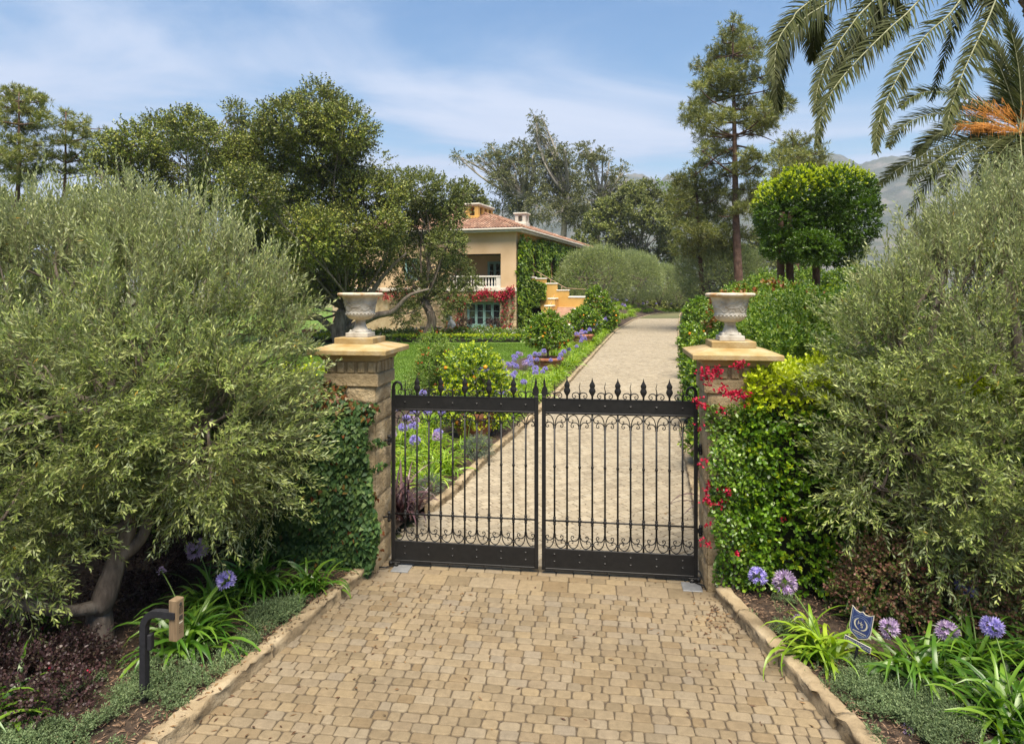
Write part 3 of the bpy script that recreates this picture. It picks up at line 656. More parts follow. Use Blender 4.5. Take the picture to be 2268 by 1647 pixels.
    for zc in(.655,1.70):
        b=MB(); b.tube([(-.062,0,zc-.07),(-.062,0,zc+.07)],.02,10); b.tube([(-.02,0,zc),(-.2,0,zc-.015)],.014,8); b.bbox((-.05,-.012,zc-.03),(-.022,.012,zc+.03),.004); b.lathe([(.024,-.012),(.024,.012)],(-.062,0,zc+.045),10); b.lathe([(.024,-.012),(.024,.012)],(-.062,0,zc-.045),10); b.build('hinge',I,root)
    b=MB(); b.bbox((-.06,-.03,.015),(.10,.03,.052),.006); b.tube([(-.03,-.02,.0),(-.03,-.02,.05)],.026,10); b.tube([(.05,-.05,.02),(-.06,-.16,.025),(-.14,-.18,.03)],.011,8); b.bbox((.03,-.085,.0),(.085,-.03,.05),.012); b.build('pivot_arm',I,root)
    return root
GL=np.array([-1.62,9.33,0]); GR=np.array([2.366,8.79,0])
gl=gate_leaf(); ang=math.atan2(TG[1],TG[0]); gl.location=GL; gl.rotation_euler=(0,0,ang); 
gr=dup(gl,GR,ang+math.pi,label='right leaf of black wrought iron driveway gate, hinged on the bougainvillea-draped pillar')
def shift_pivot(root):  # arms and studs face the street on both leaves
    for c in list(root.children):
        n=c.name.split('.')[0]
        if n in('stud','pivot_arm'):
            c.data=c.data.copy()
            for v in c.data.vertices: v.co.y=-v.co.y
            c.data.flip_normals(); c.data.update()
shift_pivot(gr)
def plate(px,py,label):
    q=gp(px,py); m=MB(); m.frame(q,TG,NG,ZG); m.bbox((-.12,-.13,-.01),(.12,.13,.012),.004); o=m.build('metal_plate',M['plate']); recenter(o,q); tag(o,label,'metal plate')
plate(890,1258,'grey metal access plate in the paving at the foot of the ivy-wrapped pillar'); plate(1532,1300,'grey metal access plate in the paving at the foot of the bougainvillea-draped pillar')
def pillar(c, label):
    root=thing('gate_pillar',label,'gate pillar',c,'stone gate pillars'); h=.34
    def fr(): return MB().frame(c,TG,NG,ZG)
    # shaft of quarry-faced blocks: each side subdivided and pushed out by noise
    m=fr(); z=.0
    cs=[0,.34,.62,.98,1.30,1.62,1.98,2.24,2.47]
    for z0,z1 in zip(cs[:-1],cs[1:]):
        nx=9; nz=7; hh=h-.012
        split=rng.choice([-.08,.06,.12,None])
        for fx,fy in((0,-1),(1,0),(0,1),(-1,0)):
            u=np.linspace(-1,1,nx*2+1); v=np.linspace(0,1,nz+1); U,Vv=np.meshgrid(u,v,indexing='ij')
            e=np.minimum(np.minimum(1-np.abs(U),.5)*4,np.minimum(Vv,1-Vv)*5); 
            if split is not None: e=np.minimum(e,np.abs(U-split*2)*8)
            e=np.clip(e,0,1)**.5
            side=U*hh; zz=z0+.004+(z1-z0-.008)*Vv
            base=np.stack([side*abs(fy)+fx*hh,side*abs(fx)+fy*hh,zz],-1)
            out=(.004+.026*e*(.75+.5*noise3(base*5+c*3+z0,1.6)))
            base=base+out[...,None]*np.array([fx,fy,0])
            k=nz+1; i=np.arange(nx*2)[:,None]*k+np.arange(nz)[None]; q=np.stack([i,i+k,i+k+1,i+1],-1).reshape(-1,4)
            if (fx+fy)>0 and fy!=0 or fx<0: q=q[:,::-1]
            m.add(base.reshape(-1,3),q,0,True)
        m.box((-hh,-hh,z0),(hh,hh,z1-.001))
    m.build('shaft',M['stone'],root)
    m=fr(); H=h+.02
    m.bbox((-H-.015,-H-.015,2.47),(H+.015,H+.015,2.64),.012)       # string course
    m.bbox((-H+.02,-H+.02,2.63),(H-.02,H-.02,2.81),.005)
    m.build('frieze',M['stone'],root)
    for fx,fy in((0,-1),(1,0),(0,1),(-1,0)):
        for t in np.linspace(-.285,.285,5):
            m=fr(); a=H-.02; jj=.004*rng.normal(size=3)
            p0=np.array([t*abs(fy)+fx*a, t*abs(fx)+fy*a]); d=.036
            lo=(p0[0]-.048*abs(fy)-(d if fx<0 else 0), p0[1]-.048*abs(fx)-(d if fy<0 else 0), 2.652+jj[0]); hi=(p0[0]+.048*abs(fy)+(d if fx>0 else 0), p0[1]+.048*abs(fx)+(d if fy>0 else 0), 2.80)
            m.bbox(lo,hi,.01); m.build('dentil',M['stone'],root)
    # cavetto, slab, sloping top and plinth block
    m=fr(); prof=[(H+.005,2.805),(H+.02,2.81),(H+.028,2.832),(H+.045,2.858),(H+.08,2.88),(H+.13,2.893),(H+.14,2.896)]
    def sq(pr,mat=0,jit=0):
        V=[(sx*r,sy*r,z) for r,z in pr for sx,sy in((-1,-1),(1,-1),(1,1),(-1,1))]
        n=len(pr); m.multi(V,[[4*i+j,4*i+(j+1)%4,4*i+4+(j+1)%4,4*i+4+j] for i in range(n-1) for j in range(4)]+[[3,2,1,0],[4*n-4,4*n-3,4*n-2,4*n-1]],mat)
    sq(prof); m.build('cap_moulding',M['stonecap'],root)
    m=fr(); k=H+.175; sq([(k-.006,2.897),(k,2.903),(k,2.955),(k-.01,2.965),(.29,3.026),(.288,3.027)]); m.build('cap',M['stonecap'],root)
    m=fr(); m.bbox((-.27,-.27,3.024),(.27,.27,3.106),.008); m.build('plinth_block',M['stonecap'],root)
    return root
PL=np.array([-2.09,9.41,0]); PR=np.array([2.80,8.766,0])
pillar(PL,'sandstone gate pillar wrapped in dark ivy, beside the big oak and lawn'); pillar(PR,'sandstone gate pillar half hidden by red bougainvillea and yellow-green hedge')
def urn(c, label):
    root=thing('stone_urn',label,'urn',c,'urns on the gate pillars'); z=c[2]
    m=MB().frame(c,TG,NG,ZG); m.bbox((-.155,-.155,0),(.155,.155,.062),.006); 
    m.bbox((-.125,-.125,.06),(.125,.125,.075),.005)
    for sx in(-1,1):
        for sy in(-1,1): m.lathe([(.02,0),(.022,.012),(.012,.026),(.002,.03)],(sx*.1,sy*.1,.074),8)
    m.build('foot',M['urn'],root)
    m=MB().frame(c,TG,NG,ZG); m.lathe([(.125,.073),(.122,.088),(.108,.1),(.092,.12),(.08,.15),(.071,.185),(.066,.21),(.072,.218),(.072,.226),(.062,.232)],(0,0,0),28); m.build('stem',M['urn'],root)
    m=MB().frame(c,TG,NG,ZG); seg=96; a=np.arange(seg)*2*np.pi/seg
    pr=[(.062,.23),(.1,.236),(.14,.252),(.17,.276),(.186,.303),(.192,.318),(.198,.322),(.198,.338),(.19,.342),(.193,.36),(.2,.40),(.209,.44),(.22,.49),(.236,.53),(.252,.552),(.262,.558)]
    R=np.array([p[0] for p in pr]); Z=np.array([p[1] for p in pr])
    RR=R[:,None]+0*a[None]; zz=Z[:,None]+0*a[None]
    gad=(zz<.31)*(zz>.235); RR=RR+gad*.006*np.abs(np.sin(a*12))[None]
    vine=np.exp(-((zz-(.43+.035*np.sin(a*5)[None]))/.012)**2); RR=RR
    V=np.stack([RR*np.cos(a),RR*np.sin(a),zz],-1); i=np.arange(len(pr)-1)[:,None]*seg; j=np.arange(seg)[None]; q=np.stack([i+j,i+(j+1)%seg,i+seg+(j+1)%seg,i+seg+j],-1).reshape(-1,4)
    m.add(V.reshape(-1,3),q,0,True)
    rr=lambda z_: np.interp(z_,Z,R)
    for ph,amp,zc in((0,.032,.435),(1.3,.026,.47),(2.6,.03,.40)):   # carved vine in relief
        aa=np.linspace(0,2*np.pi,120); z_=zc+amp*np.sin(aa*5+ph)+.012*np.sin(aa*11+ph); m.tube(np.stack([(rr(z_)+.001)*np.cos(aa),(rr(z_)+.001)*np.sin(aa),z_],-1),.0065,6,cap=False)
    n=90; aa=rng.random(n)*6.28; z_=.365+.16*rng.random(n); N=np.stack([np.cos(aa),np.sin(aa),-.2+0*aa],-1); th=rng.random(n)*6.28; tg=np.stack([-np.sin(aa),np.cos(aa),0*aa],-1); D=nrm(tg*np.cos(th)[:,None]+np.array([0,0,1.0])*np.sin(th)[:,None]); P=np.stack([(rr(z_)+.004)*np.cos(aa),(rr(z_)+.004)*np.sin(aa),z_],-1)
    m.leaves(P,D,nrm(N),.05,.034,'heart',0,-.35)
    for k in range(24): a0=k*2*np.pi/24; m.lathe([(.003,-.012),(.014,-.006),(.016,0),(.01,.008),(.002,.012)],(.192*math.cos(a0),.192*math.sin(a0),.313),8)
    m.build('bowl',M['urn'],root)
    m=MB().frame(c,TG,NG,ZG); m.lathe([(.25,.55),(.285,.556),(.303,.565),(.311,.58),(.308,.595),(.296,.603),(.27,.606),(.245,.598),(.235,.56),(.2,.47),(.1,.43),(.01,.425)],(0,0,0),48); m.build('rim',M['urnrim'],root)
    return root
urn(PL+[0,0,3.106],'carved stone urn on the ivy-wrapped gate pillar, oak behind it'); urn(PR+[0,0,3.106],'carved stone urn on the bougainvillea-draped pillar, citrus row behind it')
# ---------------------------------------------------------------- intercom and sign
def intercom():
    base=gp(320,1571); base[2]=.05; root=thing('intercom_post','black bent post with wooden keypad intercom beside the paving, under the olive','intercom',base)
    z=.0
    m=MB(); P=spline([(0,0,0),(0,0,.35),(0,0,.66),(.012,-.002,.74),(.06,-.012,.805),(.15,-.033,.828),(.32,-.073,.828)],40); P=P+base
    Q=P; T=nrm(np.gradient(Q,axis=0)); s=nrm(np.cross(T,np.array([.22,.97,0]))); y=np.cross(s,T); h=.029
    V=np.stack([Q+s*h+y*h,Q-s*h+y*h,Q-s*h-y*h,Q+s*h-y*h],1).reshape(-1,3); k=len(Q); i=np.arange(k-1)[:,None]*4; j=np.arange(4)[None]; m.add(V,np.stack([i+j,i+(j+1)%4,i+4+(j+1)%4,i+4+j],-1).reshape(-1,4)); m.add(V[-4:],[(0,1,2,3)]); m.build('post',M['blackpaint'],root)
    m=MB(); m.frame(base,(1,0,0),(0,1,0),(0,0,1)); m.bbox((.036,-.03,.49),(.075,.03,.63),.006); m.build('junction_box',M['blackpaint'],root)
    o=base+np.array([.325,-.09,.60]); ex=nrm(np.array([.24,.97,0])); ez=np.array([0,0,1.0]); ey=np.cross(ez,ex)   # ex along the face, -ey = out of the face
    def fr(): return MB().frame(o,ex,ey,ez)
    m=fr(); m.bbox((0,0,0),(.1,.076,.36),.004); hd=m.build('housing',M['cedar'],root)
    f=-.004
    m=fr(); m.bbox((.004,f,.004),(.096,.0,.356),.002); fp=m.build('face_panel',M['bronze'],root)
    m=fr(); th=np.linspace(0,2*np.pi,20,endpoint=False); m.prism(np.stack([.054+.0165*np.cos(th),.312+.0165*np.sin(th)],-1),(0,f-.004,0),(1,0,0),(0,0,1),(0,1,0),.0045); m.prism(np.stack([.054+.006*np.cos(th),.314+.006*np.sin(th)],-1),(0,f-.006,0),(1,0,0),(0,0,1),(0,1,0),.0025); m.build('camera_lens',M['glass'],root)
    for r_ in range(5):
        for c_ in range(4): m=fr(); x=.034+c_*.0125; zz=.232+r_*.0125; m.bbox((x,f-.002,zz),(x+.0075,f,zz+.0075),.001); m.build('speaker_hole',M['iron'],root)
    m=fr(); m.bbox((.034,f-.003,.178),(.078,f,.214),.002); m.build('screen',M['glass'],root)
    m=fr(); m.bbox((.034,f-.003,.146),(.078,f,.158),.001); m.build('name_slot',M['cream'],root)
    for r_ in range(4):
        for c_ in range(3): m=fr(); x=.036+c_*.015; zz=.062+r_*.018; m.bbox((x,f-.0025,zz),(x+.01,f,zz+.012),.001); m.build('key',M['cedar'],root)
intercom()
def text_geo(txt, size):
    cu=bpy.data.curves.new('letters','FONT'); cu.body=txt; cu.size=size; cu.align_x='CENTER'; cu.align_y='CENTER'; cu.resolution_u=2
    o=bpy.data.objects.new('letters',cu); COL.objects.link(o); dg=bpy.context.evaluated_depsgraph_get(); me=bpy.data.meshes.new_from_object(o.evaluated_get(dg))
    V=np.array([tuple(v.co) for v in me.vertices]); Fs=[list(p.vertices) for p in me.polygons]; bpy.data.objects.remove(o); bpy.data.curves.remove(cu); bpy.data.meshes.remove(me); return V,Fs
def sign():
    base=gp(1888,1499); base[2]=.04; root=thing('yard_sign','small navy shield security sign leaning on a black stake in the right bed','sign',base)
    ex=nrm(np.array([.66,-.75,0])); ez0=np.array([0,0,1.0]); lean=rad(9); ez=nrm(ez0*math.cos(lean)+ex*math.sin(lean)); ex=nrm(ex*math.cos(lean)-ez0*math.sin(lean)); ey=np.cross(ez,ex)
    def fr(): return MB().frame(base,ex,ey,ez)
    m=fr(); m.bbox((-.012,.004,-.06),(.012,.02,.69),.003); m.build('stake',M['blackpaint'],root)
    w=.102; sh=[(-w,.655),(-w*.62,.628),(-w*.25,.622),(0,.64),(w*.25,.622),(w*.62,.628),(w,.655),(w*1.0,.52),(w*.99,.45),(w*.82,.40),(w*.35,.372),(0,.352),(-w*.35,.372),(-w*.82,.40),(-w*.99,.45),(-w*1.0,.52)]
    def inset(p,k,c=(0,.51)): p=np.array(p); return (p-c)*k+c
    m=fr(); m.prism(sh,(0,-.004,0),(1,0,0),(0,0,1),(0,1,0),.006); shd=m.build('shield',M['cream'],root)
    m=fr(); m.prism(inset(sh,.93),(0,-.0055,0),(1,0,0),(0,0,1),(0,1,0),.0015); m.build('shield_face',M['blue'],root)
    m=fr()
    for k0,k1 in((.84,.815),):
        a=inset(sh,k0); b=inset(sh,k1)
        n=len(a)
        for i in range(n): m.prism([a[i],a[(i+1)%n],b[(i+1)%n],b[i]],(0,-.0062,0),(1,0,0),(0,0,1),(0,1,0),.0008)
    th=np.linspace(rad(158),rad(22),15)
    for rr in(.098,.116):
        for i in range(14): m.prism([(rr*math.cos(th[i])*.82,.475+rr*math.sin(th[i])),(rr*math.cos(th[i+1])*.82,.475+rr*math.sin(th[i+1])),((rr-.0025)*math.cos(th[i+1])*.82,.475+(rr-.0025)*math.sin(th[i+1])),((rr-.0025)*math.cos(th[i])*.82,.475+(rr-.0025)*math.sin(th[i]))],(0,-.0062,0),(1,0,0),(0,0,1),(0,1,0),.0008)
    m.build('outline',M['lightblue'],root)
    m=fr(); th=np.linspace(rad(118),rad(262),14)
    for sg in(-1,1):
        for i in range(13):
            wd=.011*math.sin((i+.7)/13.5*np.pi)+.003; p=lambda a,r_: (sg*r_*-math.cos(a)*1.0,.508+r_*math.sin(a))
            m.prism([p(th[i],.056+wd*.5),p(th[i+1],.056+wd*.5),p(th[i+1],.056-wd*.5),p(th[i],.056-wd*.5)],(0,-.0064,0),(1,0,0),(0,0,1),(0,1,0),.001)
    m.build('laurel_wreath',M['cream'],root)
    def letters(name,txt,size,cx,cz,mat,sx=1.0):
        V,Fs=text_geo(txt,size); m=fr(); m.multi(np.stack([cx+V[:,0]*sx,np.full(len(V),-.0068),cz+V[:,1]],-1),Fs); return m.build(name,mat,root)
    letters('lettering','H',.058,-.011,.515,M['cream'],.9); letters('lettering','S',.058,.013,.498,M['cream'],.9)
    m=fr()
    x=-.062
    while x<.06: l=.004+.005*rng.random(); m.box((x,-.0066,.421),(x+l,-.0056,.430)); x+=l+.0022
    x=-.045
    while x<.045: l=.003+.003*rng.random(); m.box((x,-.0066,.405),(x+l,-.0056,.409)); x+=l+.002
    m.build('small_print',M['cream'],root)
    zc=.305; e2=nrm(ex*1.0+ez*-.06)
    m=fr(); m.bbox((-.125,-.004,zc-.03),(.125,.002,zc+.03),.002); m.build('response_plate',M['cream'],root)
    m=fr(); m.box((-.118,-.0052,zc-.023),(.118,-.0039,zc+.023)); m.build('plate_face',M['blue'],root)
    letters('lettering','ARMED RESPONSE',.036,0,zc,M['cream'],.88)
sign()
# ---------------------------------------------------------------- house
OH=np.array([.345,58.0,0]); UH=np.array([-.949,.315,0]); SH=np.array([.315,.949,0])
def hw(a,b,z): return OH+UH*a+SH*b+np.array([0,0,z])
def house():
    root=thing('villa','peach and ochre villa with clay tile roof, creeper-clad side wall and outside stair','house',OH)
    def fr(): return MB().frame(OH,UH,SH,ZG)
    W=18.0; L=30.0
    m=fr()
    m.box((0,0,3.95),(1.38,.4,8.75)); m.box((1.381,0,6.86),(6.2,.4,8.75)); m.box((6.201,0,3.95),(9.0,.4,8.75)); m.box((9.001,0,6.6),(10.6,.4,8.75)); m.box((9.001,0,3.95),(10.6,.4,4.6)); m.box((10.601,0,3.95),(W,.4,8.75))
    m.box((1.381,2.6,3.95),(6.2,2.8,6.9)); m.box((6.201,.401,3.95),(6.4,2.8,8.7)); m.box((1.18,.401,3.95),(1.38,2.8,8.7))
    m.box((W-.3,.401,0),(W,L,8.75)); m.box((.4,L-.4,0),(W-.301,L,8.75))
    m.build('front_wall',M['stucco'],root)
    m=fr(); m.box((1.381,.402,6.862),(6.2,2.6,7.0)); m.box((.4,.402,3.7),(W-.31,2.59,3.945)); m.build('loggia_ceiling',M['dark'],root)  # ceiling and floor near-black, loggia shade put into their colour
    m=fr()   # rough stone ground floor
    rows=np.arange(0,3.6,.3)
    def stonework(a0,a1,z0,z1):
        z=z0
        while z<z1-.05:
            h=min(.24+.14*rng.random(),z1-z); a=a0
            while a<a1-.02:
                l=min(.3+.45*rng.random(),a1-a)
                if a1-a-l<.15: l=a1-a
                d=.03+.05*rng.random(); m.bbox((a+.006,-d,z+.006),(a+l-.006,.4,z+h-.006),.02); a+=l
            z+=h
    stonework(-.03,1.45,0,3.6); stonework(1.45,4.65,2.72,3.6); stonework(4.65,12,0,3.6)
    m.box((0,.02,0),(1.44,.39,3.59)); m.box((4.66,.02,0),(W,.39,3.59)); m.box((1.445,.02,2.73),(4.655,.39,3.58))
    m.build('stone_wall',M['rubble'],root)
    m=fr(); m.bbox((-.06,-.14,3.6),(W,.39,3.82),.03); m.bbox((-.03,-.08,3.82),(W,.38,3.945),.02); m.build('string_course',M['trim'],root)
    def casement(name,a0,a1,z0,z1,b,leaves,rows,cols,mat,solid_low=.0):
        f=fr(); f.bbox((a0,b-.05,z0),(a0+.09,b+.05,z1),.008); f.bbox((a1-.09,b-.05,z0),(a1,b+.05,z1),.008); f.bbox((a0+.09,b-.05,z1-.1),(a1-.09,b+.05,z1),.008)
        o=f.build(name,mat,root); g=fr(); g.box((a0+.05,b+.0,z0),(a1-.05,b+.01,z1-.05)); g.build('pane',M['glass'],o)
        n=leaves; w=(a1-a0-.18)/n
        for i in range(n):
            d=fr(); x0=a0+.09+i*w; x1=x0+w; d.bbox((x0+.01,b-.035,z0+.02),(x0+.11,b+.03,z1-.11),.006); d.bbox((x1-.11,b-.035,z0+.02),(x1-.01,b+.03,z1-.11),.006); d.bbox((x0+.11,b-.035,z1-.22),(x1-.11,b+.03,z1-.11),.006)
            zl=z0+max(solid_low,.12); d.bbox((x0+.11,b-.033,z0+.02),(x1-.11,b+.03,zl),.006)
            for r_ in range(1,rows): zz=zl+(z1-.22-zl)*r_/rows; d.box((x0+.11,b-.025,zz-.018),(x1-.11,b+.02,zz+.018))
            for c_ in range(1,cols): xx=x0+.11+(w-.22)*c_/cols; d.box((xx-.015,b-.024,zl),(xx+.015,b+.019,z1-.22))
            d.lathe([(.03,-.04),(.034,0),(.03,.04)],(x0+.06,b-.05,z0+1.0),8)
            d.build('casement_leaf',mat,o)
        return o
    casement('french_door',1.46,4.64,0.03,2.7,.45,4,3,1,M['teal'],.75)
    casement('loggia_door',1.55,3.5,3.96,6.3,2.52,3,3,1,M['teal'],.35)
    casement('window',9.02,10.58,4.62,6.58,.2,2,3,2,M['teal'])
    m=fr(); m.bbox((1.382,.1,4.84),(6.199,.34,4.98),.02); m.bbox((1.382,.12,3.955),(6.199,.32,4.08),.01); m.box((1.382,.13,4.082),(1.85,.31,4.838)); bl=m.build('balustrade',M['whitewash'],root)
    bp=[(.06,0),(.06,.05),(.035,.07),(.075,.2),(.085,.28),(.06,.42),(.035,.58),(.045,.64),(.035,.67),(.06,.7),(.06,.76)]
    for k in range(16):
        m=fr(); m.lathe(bp,(1.99+k*.275,.22,4.081),10); m.build('baluster',M['whitewash'],bl)
    # side wall with arched openings
    arch=[(3.5,5.3),(10.0,11.8),(13.2,15.0),(16.6,18.4),(20.0,21.8)]; zs=4.9; zt=6.4
    m=fr(); m.box((0,.401,0),(.4,L-.401,zs)); b0=.401
    for c0,c1 in arch+[(L-.401,None)]:
        m.box((0,b0,zs+.001),(.4,c0-.001,8.75))
        if c1 is None: break
        r=(c1-c0)/2; th=np.linspace(np.pi,0,13); poly=[(c0,8.75)]+[(c0,zt)]+[(c0+r+r*math.cos(t),zt+r*math.sin(t)) for t in th[1:-1]]+[(c1,zt),(c1,8.75)]
        m.prism(poly,(0,0,0),(0,1,0),(0,0,1),(1,0,0),.4); b0=c1+.001
    m.box((1.6,2.81,zs-.3),(1.8,24,8.7)); m.build('side_wall',M['yellow'],root)
    m=fr()
    for c0,c1 in arch: m.bbox((-.1,c0-.12,zs-.02),(.45,c1+.12,zs+.1),.02)
    m.build('arch_sill',M['trim'],root)
    # roof
    e=.7; T=.345; z0=9.0; A0=-e; A1=W+e; B0=-e; B1=L+e; hwid=(A1-A0)/2; zr=z0+hwid*T; am=(A0+A1)/2
    m=fr(); V=[(A0,B0,z0),(A1,B0,z0),(A1,B1,z0),(A0,B1,z0),(am,B0+hwid,zr),(am,B1-hwid,zr)]
    m.multi(V,[[0,1,4],[1,2,5,4],[2,3,5],[3,0,4,5],[3,2,1,0]]); rf=m.build('roof',M['tilebed'],root)
    m=fr(); th=np.linspace(0,np.pi,6)
    def tiles(n,org,da,dup,lim):
        # half-round cover tiles; org: eave corner, da: along eave, dup: up slope
        for k in range(n):
            x=(k+.5)*.27; h=lim(x); nr=int(h/.38)+1
            for r_ in range(nr):
                y0=r_*.38-.06; y1=min(y0+.42,h); 
                if y1-y0<.1: continue
                for_r=[]
                for y,rr,lift in((y0,.108,.045),(y1,.085,.012)):
                    for t in th: for_r.append(org+da*(x+rr*math.cos(t)+.01*rng.normal()*0)+dup*y+np.array([0,0,1])*(rr*.75*math.sin(t)+lift))
                V=np.array(for_r); i=np.arange(5); m.add(V,np.stack([i,i+1,i+7,i+6],-1),0,True)
    up=lambda d: nrm(np.array([d[0],d[1],T]))
    cs=math.cos(math.atan(T))
    tiles(int((A1-A0)/.27),np.array([A0,B0,z0+.01]),np.array([1.,0,0]),up((0,1)),lambda x:min(x,(A1-A0)-x)/cs)
    tiles(int((B1-B0)/.27),np.array([A0,B0,z0+.01]),np.array([0,1.,0]),up((1,0)),lambda x:min(x,(B1-B0)-x,hwid)/cs)
    for P in (np.linspace([A0,B0,z0],[am,B0+hwid,zr],40),np.linspace([A0,B1,z0],[am,B1-hwid,zr],40),np.linspace([am,B0+hwid,zr],[am,B1-hwid,zr],40)):
        for i in range(39): m.tube([P[i]+[0,0,.09],P[i+1]+[0,0,.07]],[.13,.105],8)
    m.build('roof_tiles',M['tile'],rf)
    m=fr()
    m.bbox((A0+.02,B0-.12,z0-.16),(A1,B0+.02,z0-.01),.03); m.bbox((A0-.12,B0-.12,z0-.161),(A0+.019,B1,z0-.011),.03); m.build('gutter',M['trim'],root)
    m=fr(); m.bbox((A0+.06,B0+.04,z0-.34),(A1,B0+.2,z0-.165),.02); m.bbox((A0+.06,B0+.201,z0-.341),(A0+.2,B1,z0-.166),.02); m.box((A0+.201,B0+.202,z0-.30),(W,-.001,z0-.2)); m.box((A0+.201,-.002,z0-.301),(-.001,L,z0-.201)); m.build('eaves',M['trim'],root)
    def chimney(a,b,wa,wb,zb,zt,nf,ns,mat,capm):
        m=fr(); m.bbox((a-.09,b-.09,zb),(a+wa+.09,b+wb+.09,zb+.45),.05); m.bbox((a-.03,b-.03,zb+.451),(a+wa+.03,b+wb+.03,zb+.6),.03); h0=zb+.601; h1=zt-.26
        def face(n,ln):
            w=ln/(n+ (n+1)*.7); return [((i+1)*.7*w+i*w,(i+1)*.7*w+i*w+w) for i in range(n)]
        m.box((a+.3,b+.3,h0),(a+wa-.3,b+wb-.3,h1)) if False else None
        xs=face(nf,wa); ys=face(ns,wb)
        def wall(o,ex,ey,spans,ln,t=.18):
            x=0
            for s0,s1 in spans+[(ln,None)]:
                m.prism([(x,h0),(s0,h0),(s0,h1),(x,h1)],o,ex,(0,0,1),ey,t)
                if s1 is None: break
                r=(s1-s0)/2; zz=h1-.16; th=np.linspace(np.pi,0,9); m.prism([(s0+.001,h1),(s0+.001,zz-.0)]+[(s0+r+r*math.cos(q),zz+.12*math.sin(q)) for q in th[1:-1]]+[(s1-.001,zz),(s1-.001,h1)],o,ex,(0,0,1),ey,t); x=s1
        wall((a,b,0),(1,0,0),(0,1,0),xs,wa); wall((a,b+wb-.18,0),(1,0,0),(0,1,0),xs,wa)
        ys2=[(p-.0,q-.0) for p,q in ys]
        wall((a,b+.181,0),(0,1,0),(1,0,0),[(max(.02,p-.181),q-.181) for p,q in ys2],wb-.362); wall((a+wa-.18,b+.181,0),(0,1,0),(1,0,0),[(max(.02,p-.181),q-.181) for p,q in ys2],wb-.362)
        o=m.build('chimney',mat,rf); m=fr(); m.bbox((a-.04,b-.04,h1+.001),(a+wa+.04,b+wb+.04,h1+.1),.02); m.bbox((a-.16,b-.16,h1+.101),(a+wa+.16,b+wb+.16,zt),.03); m.build('chimney_cap',capm,o)
    chimney(4.6,3.0,1.25,3.9,9.95,11.68,1,3,M['yellow'],M['trim'])
    chimney(4.0,15.6,1.2,1.3,10.6,12.15,1,1,M['trim'],M['trim'])
    # outside stair: stepped parapet facing the drive, flight behind it, lower flight towards the lawn
    lv=[(0,-.85,4.8),(-.85,-1.8,4.7),(-1.8,-2.8,4.26),(-2.8,-3.85,3.67),(-3.85,-5.5,3.07)]
    m=fr(); c=fr()
    for i,(p,q,z) in enumerate(lv):
        lo=0.0
        if i<2: lo=2.35
        m.box((q+.001*(i<4),3.0,lo),(p-.001,3.3,z)); c.bbox((q-.04,2.95,z+.001),(p+.04,3.35,z+.1),.02)
    m.box((-1.8,3.0,0),(-1.5,3.3,2.349))
    m.box((-6.6,4.9,0),(-2.8,5.2,3.1)); c.bbox((-6.65,4.85,3.101),(-2.75,5.25,3.2),.02)
    m.box((-5.5,3.301,0),(-5.3,4.899,3.07))
    for i,(b0,b1,z) in enumerate(((1.9,2.99,2.95),(.8,1.899,2.35),(-.3,.799,1.7))):
        m.box((-2.9,b0,0),(-2.3,b1,z)); c.bbox((-2.95,b0-.05,z+.001),(-2.25,b1+.0,z+.1),.02)
        m.box((-4.9,b0,0),(-4.45,b1,z-.9)); c.bbox((-4.95,b0-.05,z-.899),(-4.4,b1,z-.8),.02)
    th=np.linspace(0,np.pi,11); m.prism([(-1.5,2.349),(-1.5,1.6)]+[(-.8-.7*math.cos(t),1.6+.7*math.sin(t)) for t in th[1:-1]]+[(-.1,1.6),(-.1,2.349)],(0,3.0,0),(1,0,0),(0,0,1),(0,1,0),.3)
    m.box((-.1,3.0,0),(0,3.3,2.349)); st=m.build('stair_parapet',M['yellow'],root); c.build('parapet_coping',M['whitewash'],st)
    m=fr(); m.box((-1.5,3.9,0),(-.01,4.0,2.3)); m.build('passage_shade',M['dark'],root)  # dark sheet behind the arch, standing in for the shade in there
    for k in range(13):
        m=fr(); b=3.0-k*.28; z=2.25-k*.17; m.bbox((-4.44,b-.3,max(z-.2,0)),(-2.91,b,z),.015); m.build('stair_step',M['step'],root)
    for k in range(12):
        m=fr(); a=-.85-k*.27; z=4.3-k*.17; m.bbox((a-.29,3.31,z-.2),(a,4.89,z),.015); m.build('stair_step',M['step'],root)
    m=fr(); m.tube([hwl for hwl in [(-.9,3.15,5.4),(-3.6,3.15,3.9),(-5.3,3.15,3.8)]],.025,6); m.tube([(-2.6,2.9,3.3),(-2.6,-.2,1.5)],.025,6)
    for a,z in((-1.3,5.15),(-2.2,4.65),(-3.2,4.1)): m.tube([(a,3.15,z-.6),(a,3.15,z)],.02,6)
    m.build('handrail',M['step'],root)
    return root
house()
